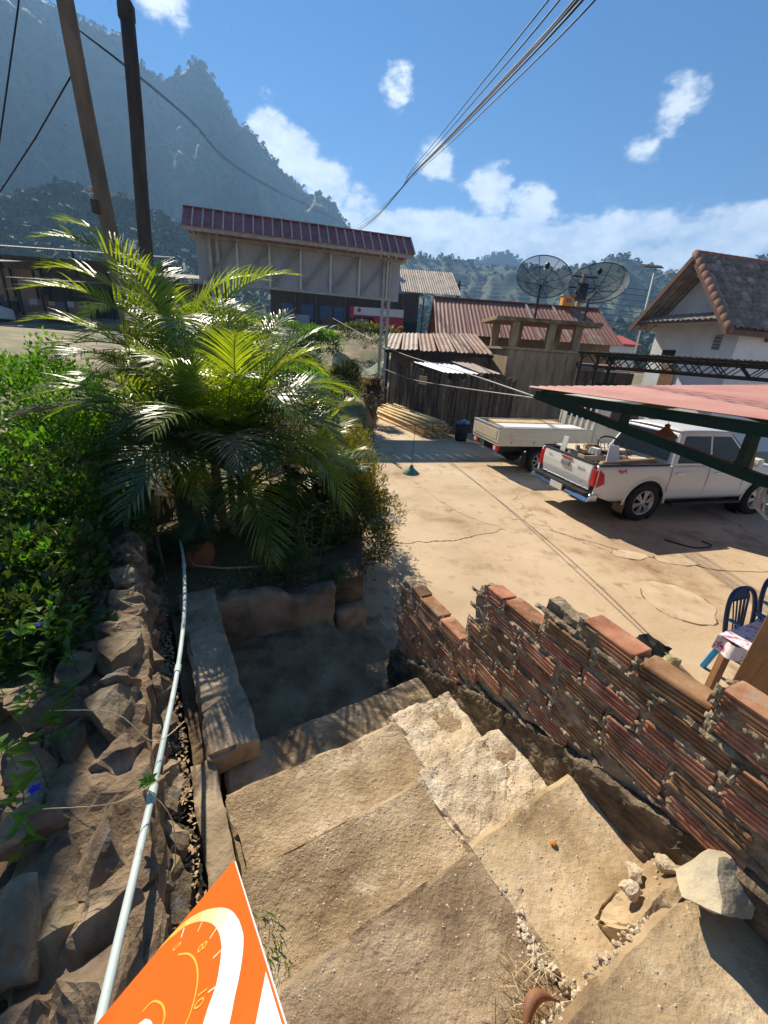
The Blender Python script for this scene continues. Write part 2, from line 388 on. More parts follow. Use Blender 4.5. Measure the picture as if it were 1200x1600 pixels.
def interp(tab, x):
    if x <= tab[0][0]: return tab[0][1]
    for (a, b), (c, d) in zip(tab[:-1], tab[1:]):
        if x <= c: return b+(d-b)*(x-a)/(c-a)
    return tab[-1][1]
def massif(name, tab, R0, R1, az0, az1, daz, nr, amp, seed, back=1.35, pw=1.35, crown=6.0):
    n = int((az1-az0)/daz); V = []
    for i in range(n+1):
        az = az0+(az1-az0)*i/n; el = interp(tab, az)
        sa, ca = math.sin(R(az)), math.cos(R(az))
        for j in range(nr+1):
            t = j/nr*back; r = R0+(R1-R0)*t
            H = (R1*math.tan(R(el)) + EYE)
            s = min(t, 1)**pw if t <= 1 else 1-(t-1)*1.1
            x, y = r*sa, r*ca
            q = Vector((x/90+seed, y/90, 0))
            g = noise.fractal(q, .9, 2.1, 6)*amp*min(1, t*1.6)
            rg = abs(noise.noise(Vector((az*.55+seed*3, t*2.2, 1))))*amp*1.3*math.sin(min(t, 1)*math.pi)
            c = noise.noise(Vector((x/crown*.7, y/crown*.7, 3)))*crown*.3
            z = H*s + (g-rg)*(.25 if t > .85 else 1) + c
            V.append((x, y, z if j else -6))
    m = MB(); k = nr+1
    m.add(V, [(i*k+j, (i+1)*k+j, (i+1)*k+j+1, i*k+j+1) for i in range(n) for j in range(nr)])
    return struct(m.build(name, M['forest'], fix=False, smooth=True)), V, k
MT = [(-120, 12), (-80, 19), (-60, 25), (-45, 26.5), (-38, 25.5), (-34.2, 23.6), (-30, 23.3), (-28.1, 23.5), (-27.1, 22.2), (-25.9, 21.4), (-24.6, 21.5), (-22.9, 22.7), (-21.7, 23.5), (-20.9, 22.9), (-20.3, 22.2), (-18.7, 20.0), (-17.5, 19.3),
      (-16.6, 18.8), (-14.3, 17.0), (-12, 15.2), (-11, 14.6), (-9.8, 15.0), (-8.6, 14.6), (-7.6, 13.6), (-6.5, 12.2), (-4, 10.2), (0, 8.3), (6, 6.5), (15, 4), (30, 2)]
HB = [(-30, 4), (-12, 7.5), (-2, 9.2), (.9, 10.2), (4, 10.1), (5.5, 10.2), (8.6, 9.5), (11, 9.4), (14.5, 9.2), (18.1, 9.3), (20.1, 9.6), (23.2, 10.2), (24.7, 10.5), (26.4, 9.8), (29.1, 8.6), (32, 9.2), (37, 10.0), (45, 9), (60, 10), (90, 9), (130, 10)]
HC = [(-10, 7), (4, 9.2), (8.6, 9.8), (10.7, 10.7), (12.2, 10.9), (14.5, 9.8), (18, 8.8), (30, 9), (45, 9), (90, 8)]
FH = [(-100, 6), (-60, 9), (-46, 10.5), (-38.6, 9.5), (-36.8, 11.0), (-34.2, 12.0), (-30.6, 11.6), (-27.3, 10.9), (-24.3, 9.9), (-20, 8), (-14, 6.0), (-6, 4.5), (5, 3.8), (15, 3.2), (30, 3.5), (60, 4)]
crowns = []
for nm, tab, r0, r1, a0, a1, da, nr, amp, sd, crn in [('mountain', MT, 330, 760, -120, 28, .24, 120, 26, 1.0, 11), ('hill', HB, 280, 600, -25, 130, .35, 70, 16, 4.0, 9),
                                                      ('hill', HC, 800, 1050, -8, 85, .4, 40, 22, 8.0, 14), ('foothill', FH, 150, 300, -100, 55, .35, 50, 7, 12.0, 6)]:
    o, VV, k = massif(nm, tab, r0, r1, a0, a1, da, nr, amp, sd, crown=crn)
    rnd = random.Random(sd)
    nn = len(VV)//k
    for q in range({'mountain': 7000, 'hill': 3500, 'foothill': 7000}[nm]):
        i = rnd.randrange(nn); j = int(k*(.08+.68*rnd.random())) if rnd.random() < .80 else int(k*(.715+.05*rnd.random()))
        p = VV[i*k+min(j, k-1)]
        az = math.degrees(math.atan2(p[0], p[1]))
        if -48 < az < 45: crowns.append((p, crn*(.45+.6*rnd.random())*(.62 if nm != 'foothill' else .85)))
ico = bmesh.new(); bmesh.ops.create_icosphere(ico, subdivisions=1, radius=1.0)
iv = [v.co.copy() for v in ico.verts]; iface = [tuple(v.index for v in f.verts) for f in ico.faces]; ico.free()
mb = MB(); rnd = random.Random(3)
for p, s in crowns:
    V3 = []; F3 = []; rr = s*.55; hh = rr*(.8+.7*rnd.random()); jx = p[0]+rnd.uniform(-1, 1)*s*.6; jy = p[1]+rnd.uniform(-1, 1)*s*.6
    for q in range(15):
        v = Vector((rnd.gauss(0, 1), rnd.gauss(0, 1), rnd.gauss(.35, 1))).normalized(); c = Vector((jx+v.x*rr, jy+v.y*rr, p[2]+s*.2+v.z*hh)); e, f = frame(v+Vector((rnd.gauss(0, .35), rnd.gauss(0, .35), rnd.gauss(0, .35)))); w = rr*rnd.uniform(.45, .8); n0 = len(V3)
        a0 = rnd.random()*6.28
        V3 += [c+(e*math.cos(a0+t)+f*math.sin(a0+t))*w for t in (0, 2.1, 4.2)]; F3.append((n0, n0+1, n0+2))
    mb.add(V3, F3)
o = stuff(mb.build('forest_canopy', M['forest2'], fix=False)); o['label'] = 'dense dark green forest covering the mountain and hills'; o['category'] = 'forest'
# air between the yard and the mountains
hz = bpy.data.materials.new('haze'); hz.use_nodes = True
hn = hz.node_tree.nodes; hn.remove(hn['Principled BSDF'])
pv = hn.new('ShaderNodeVolumePrincipled'); pv.inputs['Color'].default_value = (.31, .58, 1, 1); pv.inputs['Density'].default_value = .00054; pv.inputs['Anisotropy'].default_value = .2
hz.node_tree.links.new(pv.outputs[0], hn['Material Output'].inputs['Volume'])
mb = MB(); mb.box((0, 0, 205), (3400, 3400, 424)); hb = stuff(mb.build('haze', hz)); hb['label'] = 'pale blue haze in front of the mountains'; hb['category'] = 'haze'
# ------------------------------------------------------------ steps
M['step'] = pm('step_concrete', [(.22, .145, .075), (.43, .315, .185), (.63, .49, .325)], 2.9, detail=10, rough=.92, bump=1.0, bscale=48, bdist=.022, fleck=(85, .10, (.55, .44, .30)),
               stain=[(3.1, .57, .66, (.19, .12, .06), .75), (7, .58, .68, (.70, .57, .41), .75)], wet=(4.0, .58, .66, .45))
M['step_wet'] = pm('step_damp', [(.11, .068, .03), (.26, .175, .095), (.50, .37, .23)], 3.0, detail=9, rough=.7, bump=.9, bscale=40, bdist=.018,
                   stain=[(4.5, .60, .67, (.55, .43, .29), .8), (1.7, .56, .64, (.09, .055, .025), .7)], wet=(5.0, .46, .56, .18), spec=.5)
M['gravelly'] = pm('gravelly_concrete', [(.42, .32, .21), (.60, .48, .33), (.72, .61, .46)], 9, detail=9, rough=.95, bump=1.0, bscale=80, bdist=.012, fleck=(60, .12, (.40, .33, .25)))
M['smoothcon'] = pm('trowelled_concrete', [(.24, .16, .085), (.43, .315, .18), (.62, .48, .31)], 3.4, detail=10, rough=.9, bump=.7, bscale=38, bdist=.014, fleck=(110, .07, (.34, .26, .17)),
                    stain=[(3.3, .60, .70, (.46, .24, .09), .5), (2.1, .54, .66, (.22, .145, .075), .65), (7, .60, .7, (.66, .55, .40), .6)])
M['darkcon'] = pm('shade_toned_concrete', [(.13, .085, .045), (.25, .17, .095), (.38, .275, .165)], 3.5, detail=9, rough=.85, bump=.8, bscale=35, bdist=.015, stain=[(2, .52, .66, (.07, .055, .04), .7)])  # palm shade over the landing is partly put into this dark colour
M['ledge'] = pm('ledge_concrete', [(.24, .18, .115), (.37, .28, .18), (.47, .37, .25)], 4, detail=9, rough=.9, bump=.8, bscale=30, bdist=.012, stain=[(5, .55, .66, (.16, .12, .085), .7), (11, .60, .7, (.48, .42, .34), .5)])
st = thing('staircase', 'worn concrete steps going down between the stone wall and the brick wall', 'stairs', UV(.7, .8, 0))
def q4(u0, u1, v0, v1): return [UV(u0, v0, 0), UV(u1, v0, 0), UV(u1, v1, 0), UV(u0, v1, 0)]
def wob(a): return lambda s, t: a*math.sin(s*5.1+t*3)+a*.7*math.sin(t*7+s*2)
rough_block('step', q4(.30, 1.75, -.75, .140), .9, 1.52, M['smoothcon'], st, .02, .0055, 12, .019, 1, wob(.004), False)
rough_block('step', q4(.06, .80, -.40, .555), .8, 1.335, M['step_wet'], st, .02, .0055, 12, .019, 2, wob(.004), False)
rough_block('slab', q4(.77, 1.42, .02, .575), .8, 1.352, M['smoothcon'], st, .02, .0055, 12, .019, 3, wob(.004), False)
rough_block('step', q4(.065, 1.36, .40, .925), .7, 1.18, M['step'], st, .02, .0055, 12, .019, 4, wob(.004), False)
rough_block('slab', q4(.83, 1.35, .50, .950), .9, 1.197, M['gravelly'], st, .022, .011, 22, .014, 5, None, False)
rough_block('step', q4(.09, 1.37, .75, 1.350), .5, 1.01, M['step'], st, .02, .0055, 12, .019, 6, wob(.004), False)
rough_block('slab', q4(.95, 1.38, .86, 1.385), .6, 1.022, M['gravelly'], st, .022, .010, 22, .014, 7, None, False)
rough_block('step', q4(.11, 1.39, 1.20, 1.700), .3, .84, M['step'], st, .02, .0055, 12, .019, 8, wob(.004), False)
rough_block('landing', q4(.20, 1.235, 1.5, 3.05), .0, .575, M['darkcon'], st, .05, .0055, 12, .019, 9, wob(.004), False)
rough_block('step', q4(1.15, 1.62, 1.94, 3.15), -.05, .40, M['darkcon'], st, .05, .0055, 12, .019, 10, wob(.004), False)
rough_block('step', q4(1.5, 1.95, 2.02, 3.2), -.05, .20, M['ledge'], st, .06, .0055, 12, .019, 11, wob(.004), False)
# the broken screed edge left standing across the second tread
mb = MB(); rnd = random.Random(5)
for k in range(200):
    t = rnd.random(); c = UV(.775+.022*math.sin(t*9)+rnd.gauss(0, .010), .10+.32*t, 1.338+abs(rnd.gauss(0, .007))); s = rnd.uniform(.004, .013)
    mb.add([(c.x+v.x*s*rnd.uniform(.5, 1.4), c.y+v.y*s*rnd.uniform(.5, 1.4), c.z+v.z*s*.8*rnd.uniform(.5, 1.3)) for v in iv], iface)
for k in range(230):
    t = rnd.random()**.8; g_ = abs(noise.noise(Vector((t*9, 3, 0)))); c = UV(.45+.78*t, .14+rnd.gauss(0, .006+.02*g_)+.10*max(0, t-.72)*rnd.random()*3, 1.51-abs(rnd.gauss(0, .02))-(.10*rnd.random() if t > .72 else 0)); s = rnd.uniform(.0025, .007)*(1+.8*g_)
    mb.add([(c.x+v.x*s*rnd.uniform(.5, 1.4), c.y+v.y*s*rnd.uniform(.5, 1.4), c.z+v.z*s*.8*rnd.uniform(.5, 1.3)) for v in iv], iface)
stuff(mb.build('broken_edge', M['gravelly'], st, fix=False))
rough_block('slab', q4(.97, 1.27, .10, .235), 1.2, 1.52, M['smoothcon'], st, .011, .0075, 26, .02, 31, lambda a, b: -.11*sst(.25, 1, b)-.05*sst(.35, 0, a)+.02*noise.noise(Vector((a*6, b*4, 1))), False)
for k, (u, v, z, s) in enumerate([(1.05, .20, 1.475, .06), (1.13, .23, 1.44, .06), (1.19, .18, 1.50, .06)]):
    put('lump', rock_mesh('lump', (s*1.3, s, s*.8), M['gravelly'], 40+k, 4, .16, 20), st, loc=UV(u, v, z), rot=(0, 0, k*1.1))
from mathutils.bvhtree import BVHTree
_v, _f = [], []
for ch in st.children:
    o_ = len(_v); _v += [v.co.copy() for v in ch.data.vertices]; _f += [tuple(i+o_ for i in p.vertices) for p in ch.data.polygons]
STEPS = BVHTree.FromPolygons(_v, _f)
def on_steps(p):
    h = STEPS.ray_cast(Vector((p.x, p.y, 2.2)), Vector((0, 0, -1)))[0]
    return h if h else p
# loose grit and pebbles
def grit(name, n, gen, mat, lab, smin=.003, smax=.009, seed=1):
    mb = MB(); rnd = random.Random(seed); b6 = [Vector((1, 0, 0)), Vector((-1, 0, 0)), Vector((0, 1, 0)), Vector((0, -1, 0)), Vector((0, 0, 1)), Vector((0, 0, -1))]
    f8 = [(0, 2, 4), (2, 1, 4), (1, 3, 4), (3, 0, 4), (2, 0, 5), (1, 2, 5), (3, 1, 5), (0, 3, 5)]
    for _ in range(n):
        c = on_steps(gen(rnd)); s = smin+(smax-smin)*rnd.random()**2.5
        mb.add([(c.x+v.x*s*rnd.uniform(.7, 1.4)+rnd.uniform(-1, 1)*s*.3, c.y+v.y*s*rnd.uniform(.7, 1.4), c.z+v.z*s*rnd.uniform(.5, .9)) for v in b6], f8)
    o = stuff(mb.build(name, mat, fix=False)); o['label'] = lab; o['category'] = 'gravel'; return o
M['pebble'] = pm('pebble', [(.33, .26, .18), (.47, .37, .26), (.62, .51, .38)], 60, rough=.95, bump=0)
treads = [(.12, .80, .16, .52, 1.335), (.8, 1.25, .16, .55, 1.352), (.1, .85, .58, .9, 1.18), (.85, 1.28, .58, .93, 1.2), (.12, .95, .95, 1.32, 1.01), (.95, 1.28, .95, 1.35, 1.03), (.3, 1.28, 1.38, 1.68, .84), (.3, 1.2, 1.72, 2.9, .575), (.55, 1.2, -.2, .1, 1.52)]
def gs(r):
    t = r.choices(treads, [2.5, 3, 7, 6, 7, 6, 4, 2, 1])[0]; b = r.random(); v = t[2]+(t[3]-t[2])*(b if r.random() < .5 else 1-(1-b)**3*.3-(.7*(1-b) if r.random() < .6 else 0))
    return UV(r.uniform(t[0], t[1]), min(max(v, t[2]), t[3]), t[4]+.004)
grit('gravel', 5200, gs, M['pebble'], 'loose grit and small pebbles scattered over the concrete steps', .0012, .0055, 3)
tag(MB().lathe([(.004, -.006), (.011, -.005), (.013, 0), (.010, .006), (.004, .008)], on_steps(UV(1.03, .43, 1.365))+Vector((0, 0, .004)), n=7).build('clay_chip', pm('clay_chip', [(.55, .24, .06)], rough=.8)), 'small orange clay chip lying on the smooth concrete tread', 'clay chip')
# dead grass and a dry seed pod by the top step
M['straw'] = pm('straw', [(.50, .38, .20), (.66, .53, .32)], 30, rough=.9, bump=0)
mb = MB(); rnd = random.Random(9)
for k in range(60):
    c = UV(.60+.14*rnd.random(), .17+.10*rnd.random(), 1.34); a = rnd.uniform(0, 6.28); l = rnd.uniform(.03, .09)
    e = c+Vector((math.cos(a)*l, math.sin(a)*l, rnd.uniform(.005, .05))); mb.tube([c, (c+e)/2+Vector((0, 0, .012)), e], .0009, 3, False)
o = stuff(mb.build('dry_grass', M['straw'], fix=False)); o['label'] = 'tuft of dry straw at the foot of the top step'; o['category'] = 'dry grass'
M['pod'] = pm('pod', [(.16, .07, .035), (.28, .13, .07)], 20, rough=.6)
mb = MB(); mb.tube([UV(.60+.125*t, .165+.035*math.sin(t*3.14), 1.375+.02*math.sin(t*3.1)) for t in [i/8 for i in range(9)]], lambda t: .002+.014*math.sin(math.pi*min(1, t*1.05+.02)), 8)
tag(mb.build('seed_pod', M['pod'], smooth=True), 'dry brown seed pod lying below the chipped top step', 'seed pod')

# ------------------------------------------------------------ brick wall
AW = R(-26); WS = Vector((math.sin(AW), math.cos(AW), 0)); WT = Vector((WS.y, -WS.x, 0)); W0 = Vector((.985, .812, 0))
def WP(s, t, z): p = W0+WS*s+WT*t; return Vector((p.x, p.y, z))
wall = thing('brick_wall', 'low unfinished wall of ribbed red hollow bricks beside the steps', 'brick wall', WP(.6, .05, 0))
M['brick'] = pm('brick', [(.21, .085, .042), (.36, .160, .082), (.50, .255, .145)], 9, detail=8, rough=.9, bump=.45, bscale=120, bdist=.004, rand=.24,
                stain=[(13, .55, .66, (.36, .28, .19), .75), (5, .54, .64, (.10, .075, .055), .8), (45, .60, .7, (.55, .38, .26), .5)])
M['mortar'] = pm('mortar', [(.20, .145, .090), (.34, .26, .170), (.47, .375, .26)], 14, detail=9, rough=.97, bump=1.0, bscale=60, bdist=.015, stain=[(6, .57, .68, (.09, .065, .042), .7)])
BL, BH, BT = .205, .072, .095; CH = .086
def brick_mesh(L, seed):
    rnd = random.Random(seed); prof = []
    def side(sgn):
        pts = []; n = 4
        for k in range(n):
            z0 = -BH/2+.004+(BH-.008)*k/n; z1 = -BH/2+.004+(BH-.008)*(k+1)/n
            pts += [(sgn*(BT/2-.006), z0+.0005), (sgn*BT/2, z0+.004), (sgn*BT/2, z1-.004)]
        pts.append((sgn*(BT/2-.005), z1)); return pts
    prof = side(1) + [(x, z) for x, z in reversed(side(-1))]
    b = MB(); n = len(prof); V = []
    segs = [-L/2, -L/2+.006, L/2-.006, L/2]
    for k, s in enumerate(segs):
        f = .95 if k in (0, 3) else 1.0
        for x, z in prof: V.append((s+rnd.uniform(-.0025, .0025), x*f+rnd.uniform(-.0012, .0012), z*f+rnd.uniform(-.0012, .0012)))
    F = [(i*n+j, i*n+(j+1) % n, (i+1)*n+(j+1) % n, (i+1)*n+j) for i in range(3) for j in range(n)] + [tuple(range(n-1, -1, -1)), tuple(range(3*n, 4*n))]
    b.add(V, F); me = b.mesh('brick', M['brick']); bm = bmesh.new(); bm.from_mesh(me); bmesh.ops.recalc_face_normals(bm, faces=bm.faces); bm.to_mesh(me); bm.free(); return me
BM = [brick_mesh(BL, k) for k in range(5)]; BMS = [brick_mesh(BL*.52, k+20) for k in range(3)]
def stair_z(s):  # tread height beside the wall
    v = s*.985+.2
    return 1.52 if v < .14 else 1.36 if v < .57 else 1.2 if v < .95 else 1.02 if v < 1.38 else .84 if v < 1.7 else .575
def top_k(s):    # first course present, counted down from the top
    return 0 if s < .085 else 1 if s < .70 else 3 if s < 1.115 else 8
rnd = random.Random(21); zt = 2.10; lumps = []
for k in range(0, 16):
    z = zt-BH/2-k*CH; s = -1.15+(.11 if k % 2 else 0)+rnd.uniform(-.015, .015)
    while s < 1.95:
        short = rnd.random() < .10; L = BL*.52 if short else BL
        a, c, e = s, s+L/2, s+L
        if top_k(a+.01) <= k and top_k(e-.02) <= k and e < 1.93:
            hb = z-BH/2-stair_z(c)
            lim = .20+.10*noise.noise(Vector((c*4, 0, 2)))
            if hb > lim:
                me = rnd.choice(BMS if short else BM)
                topb = k == top_k(c)
                o = put('brick', me, wall, loc=WP(c, BT/2+rnd.uniform(-.006, .008), z+rnd.uniform(-.003, .003)),
                        rot=(rnd.gauss(0, .05), rnd.gauss(0, .012), math.pi/2-AW+rnd.gauss(0, .022 if not topb else .03)))
                lumps.append((e+.006, z, topb))
        s += L+.016+rnd.uniform(0, .012)
# mortar core, stepped like the courses, and the rough rendered foot
prof = [(-1.2, zt-.02), (.075, zt-.02), (.075, zt-.105), (.69, zt-.11), (.69, zt-.285), (1.10, zt-.285), (1.10, zt-.70), (1.90, zt-.71)]
for (a, za), (b, zb) in zip(prof[0::2], prof[1::2]):
    q = [WP(a, .016, 0), WP(a, BT-.012, 0), WP(b, BT-.012, 0), WP(b, .016, 0)]
    rough_block('mortar', [q[0], q[3], q[2], q[1]][::-1], 0.02, za-.01, M['mortar'], wall, .024, .010, 26, .0, 3)
segs = [(-1.2, -.10, 1.30, 1.68), (-.10, .375, 1.0, 1.63), (.36, .76, .9, 1.475), (.75, 1.20, .7, 1.31), (1.19, 1.52, .5, 1.12), (1.5, 1.95, .1, .93)]
M['foot'] = pm('wall_foot_render', [(.085, .060, .036), (.17, .125, .078), (.29, .22, .14)], 12, detail=9, rough=.97, bump=1.0, bscale=45, bdist=.02, stretch=(1, 1, 1.6), stain=[(4, .57, .68, (.36, .30, .21), .5), (8, .5, .62, (.06, .055, .03), .7)])
for i, (a, b, z0, z1) in enumerate(segs):
    nz = segs[i+1][3] if i+1 < len(segs) else .72
    q = [WP(a, -.010, 0), WP(b, -.010, 0), WP(b, .085, 0), WP(a, .085, 0)]
    rough_block('render_foot', q[::-1] if False else [q[0], q[3], q[2], q[1]], z0, z1, M['foot'], wall, .015, .013, 17, .012, 11+i, (lambda d: (lambda s, t: d*t))(nz-z1 if i else -.04))
mb = MB()
def squeeze(s0, s1, z, hz, vert=False):
    n = max(3, int((s1-s0)/.011)) if not vert else max(3, int(hz*2/.011))
    for_s = []
    for i in range(n+1):
        for j in range(5):
            b_ = j/4*2-1
            if not vert: ss, zz = s0+(s1-s0)*i/n, z+b_*hz
            else: ss, zz = s0+b_*(s1-s0), z+(i/n*2-1)*hz
            w = Vector((ss*34, zz*34, 1.7)); pr = .010*(1-b_*b_)*(.35+1.2*noise.noise(w)+.8*noise.noise(w*2.7))-.003
            for_s.append(WP(ss+.004*noise.noise(w*1.3+Vector((5, 0, 0))), .004-max(-.008, pr*1.3), zz+.006*noise.noise(w*1.1+Vector((0, 9, 0)))))
    mb.add(for_s, [(i*5+j, (i+1)*5+j, (i+1)*5+j+1, i*5+j+1) for i in range(n) for j in range(4)])
for k in range(1, 15):
    zz = zt-k*CH+.007; s_ = -.6
    while s_ < 1.9:
        if top_k(s_+.04) < k and zz > stair_z(s_)+.12: squeeze(s_, s_+.085, zz, .013)
        s_ += .083
for (s_, z_, topb) in lumps:
    squeeze(s_+.002, s_+.014, z_, .036, True)
    for q in range(14 if topb else 2):
        c = WP(s_+rnd.uniform(-.014, .016), rnd.uniform(-.002, BT) if topb else -.002, z_+rnd.uniform(-.03, .026)); r = rnd.uniform(.004, .012)
        mb.add([(c.x+v.x*r*rnd.uniform(.6, 1.3), c.y+v.y*r*rnd.uniform(.6, 1.3), c.z+v.z*r*rnd.uniform(.6, 1.2)) for v in iv], iface)
stuff(mb.build('mortar_lumps', M['mortar'], wall, fix=False))
# ------------------------------------------------------------ stones
M['stone'] = pm('limestone', [(.085, .06, .038), (.20, .145, .09), (.36, .275, .18)], 6, detail=9, rough=.9, bump=.9, bscale=32, bdist=.015, rand=.18,
                stain=[(4, .56, .66, (.40, .27, .14), .55), (9, .58, .7, (.20, .20, .19), .7)])
M['stone_pale'] = pm('pale_limestone', [(.26, .215, .14), (.41, .35, .245), (.54, .47, .345)], 5, detail=9, rough=.85, bump=.7, bscale=40, bdist=.01, stain=[(5, .57, .66, (.52, .42, .24), .6)])
o = put('rock', rock_mesh('rock', (.23, .18, .165), M['stone_pale'], 77, 7, .07, 16), loc=(.965, .672, 1.592), rot=(.25, .15, .5)); tag(o, 'pale angular limestone rock on the end of the top step', 'rock')
M['fillsoil'] = pm('packed_earth', [(.13, .085, .05), (.25, .175, .105), (.37, .275, .175)], 8, detail=9, rough=.95, bump=1, bscale=30, bdist=.03)
swl = thing('stone_wall', 'rough retaining wall of weathered limestone blocks beside the pale pipe', 'stone wall', UV(-.27, 2.5, .4))
SM = [rock_mesh('stone', (.33, .26, .22), M['stone'], k, 5, .13, 17) for k in range(12)]
rnd = random.Random(31); v = -.1
def sw_top(v): return 1.60-.045*max(0, v-1.2) + .03*math.sin(v*5)
while v < 5.9:
    L = rnd.uniform(.14, .30)
    for lev, (u0, z0) in enumerate([(-.26, 0), (-.20, -.2), (-.17, -.42), (-.15, -.62)]):
        for w in range(1 if lev else 2):
            s = L/.30*rnd.uniform(.95, 1.15); uu = u0+rnd.uniform(-.025, .02)-(.15*w)
            put('stone', rnd.choice(SM), swl, loc=UV(uu, v+L/2+rnd.uniform(-.05, .05), sw_top(v)-.13+z0+rnd.uniform(-.035, .02)-(.03*w)), rot=(rnd.uniform(-.25, .25), rnd.uniform(-.2, .2), R(31)+math.pi/2+rnd.choice((0, math.pi))+rnd.uniform(-.35, .35)),
                scale=(s, rnd.uniform(.8, 1.05), rnd.uniform(.85, 1.15)))
    v += L*.9
rough_block('fill', q4(-.44, -.15, -.3, 5.8), .3, 1.47, M['fillsoil'], swl, .04, .028, 13, .02, 21, lambda a, b: -.20*max(0, b-.25)*1.3, False)
# loose boulders in the bed to the left of the wall
for k, (u, v, z, s) in enumerate([(-.52, 1.66, 1.52, .80), (-.64, 1.80, 1.50, .85), (-.50, 1.42, 1.48, .65), (-.47, 1.14, 1.50, .80), (-.45, .88, 1.48, .80), (-.58, 1.28, 1.44, .7)]):
    o = put('boulder', SM[k*2 % 12], loc=UV(u, v, z), rot=(.3*k, .2, k*1.3), scale=(s, s, s)); tag(o, 'loose limestone boulder among the vine leaves beside the stone wall', 'boulder', 'loose boulders left of the stone wall')
# concrete ledge and kerb strip beside the steps
lg = thing('concrete_ledge', 'crumbling concrete ledge between the pipe and the sunken landing', 'ledge', UV(.15, 2.2, .4))
rough_block('slab', q4(.045, .295, 1.57, 3.10), .87, 1.0, M['ledge'], lg, .018, .010, 16, .014, 1, wob(.005), False)
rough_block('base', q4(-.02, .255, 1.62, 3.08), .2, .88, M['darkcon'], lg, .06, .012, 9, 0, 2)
rough_block('kerb_strip', q4(-.03, .085, .55, 1.60), .5, .955, M['ledge'], lg, .03, .012, 12, .014, 3, wob(.008), True)
rough_block('kerb_strip', q4(-.02, .085, .05, .57), .7, 1.15, M['ledge'], lg, .03, .012, 12, .014, 4, wob(.008), True)
pl = thing('planter_wall', 'low mud plastered planter wall at the back of the sunken landing', 'planter wall', UV(.7, 3.0, .3))
M['plaster'] = pm('mud_plaster', [(.20, .135, .08), (.33, .235, .15), (.42, .31, .205)], 4, detail=8, rough=.93, bump=.6, bscale=30, bdist=.012, stain=[(3, .5, .64, (.12, .085, .055), .7)])
rough_block('wall_piece', [UV(.24, 2.93, 0), UV(1.27, 2.83, 0), UV(1.29, 2.99, 0), UV(.25, 3.09, 0)], .3, .95, M['plaster'], pl, .03, .016, 8, .02, 5, lambda a, b: .03*math.sin(a*7)-.05*sst(.55, .62, a)+.03*noise.noise(Vector((a*14, b, 0))), True)
rough_block('wall_piece', [UV(1.28, 2.82, 0), UV(1.62, 2.86, 0), UV(1.66, 3.02, 0), UV(1.29, 2.98, 0)], .0, .62, M['plaster'], pl, .04, .010, 10, .016, 7, wob(.008), True)
M['soil'] = pm('soil', [(.07, .045, .028), (.13, .085, .05), (.21, .14, .085)], 6, rough=.97, bump=1, bscale=30, bdist=.03)
rough_block('soil', [UV(.0, 2.98, 0), UV(1.6, 2.95, 0), Vector((-.45, 5.9, 0)), Vector((-2.6, 5.2, 0))], .1, .88, M['soil'], pl, .09, .03, 4, .0, 8, wob(.02), True)
# leaf litter in the gap and bed
M['litter'] = pm('leaf_litter', [(.28, .18, .09), (.42, .29, .16), (.54, .41, .25)], 50, rough=.95, bump=0)
mb = MB(); rnd = random.Random(12)
for k in range(4200):
    if k < 3000:
        u, v = rnd.uniform(-.17, -.035), rnd.uniform(.2, 4.6); z = .93+.06*rnd.random()+.05*max(0, -u)
    else: u, v = rnd.uniform(-.1, 1.2), rnd.uniform(3.05, 4.3); z = .90+.04*rnd.random()
    c = UV(u, v, z); a = rnd.uniform(0, 6.28); l = rnd.uniform(.005, .016); w = l*rnd.uniform(.25, .6)
    d = Vector((math.cos(a), math.sin(a), rnd.uniform(-.5, .5)))*l; p = Vector((-math.sin(a), math.cos(a), rnd.uniform(-.6, .6)))*w
    mb.add([c-d, c+p, c+d, c-p], [(0, 1, 2, 3)])
o = stuff(mb.build('leaf_litter', M['litter'], fix=False)); o['label'] = 'dry brown leaf litter between the stone wall and the ledge'; o['category'] = 'leaf litter'
# ------------------------------------------------------------ pipe
M['pipe'] = pm('pipe_plastic', [(.38, .47, .43), (.47, .56, .52), (.52, .60, .56)], 8, rough=.5, bump=.08, bscale=60, stain=[(14, .60, .68, (.24, .22, .17), .55), (3, .56, .7, (.50, .55, .50), .6)])
pp = thing('water_pipe', 'pale green plastic water pipe running along the stone wall', 'pipe', UV(-.1, 1.6, 1.3))
pts = [(.13, 3.75, 1.17), (.122, 3.3, 1.28), (.10, 2.8, 1.37), (.05, 2.2, 1.43), (-.02, 1.7, 1.47), (-.10, 1.25, 1.53), (-.165, .88, 1.60), (-.225, .55, 1.67), (-.285, .2, 1.73), (-.34, -.2, 1.80)]
def smoothpts(p, n=6):
    P = [Vector(q) for q in p]; o = []
    for i in range(len(P)-1):
        a, b, c, d = P[max(i-1, 0)], P[i], P[i+1], P[min(i+2, len(P)-1)]
        for k in range(n):
            t = k/n; o.append(.5*((2*b)+(c-a)*t+(2*a-5*b+4*c-d)*t*t+(3*b-a-3*c+d)*t**3))
    return o+[P[-1]]
PP = [UV(p.x, p.y, p.z) for p in smoothpts(pts)]
MB().tube(PP, .0105, 12).build('pipe', M['pipe'], pp, smooth=True)
for k in (11, 24, 33):
    d = (PP[k+1]-PP[k]).normalized(); MB().lathe([(.0118, -.028), (.0138, -.026), (.0138, .026), (.0118, .028)], PP[k], d, 12).build('coupling', M['pipe'], pp, smooth=False)
p2 = thing('water_pipe', 'thin grey pipe lying across the planter soil', 'pipe', UV(.6, 3.4, .95))
MB().tube([UV(.14, 3.68, 1.12), UV(.20, 3.42, 1.06), UV(.42, 3.33, 1.03), UV(1.1, 3.22, .98)], .009, 8).build('pipe', M['ledge'], p2, smooth=True)
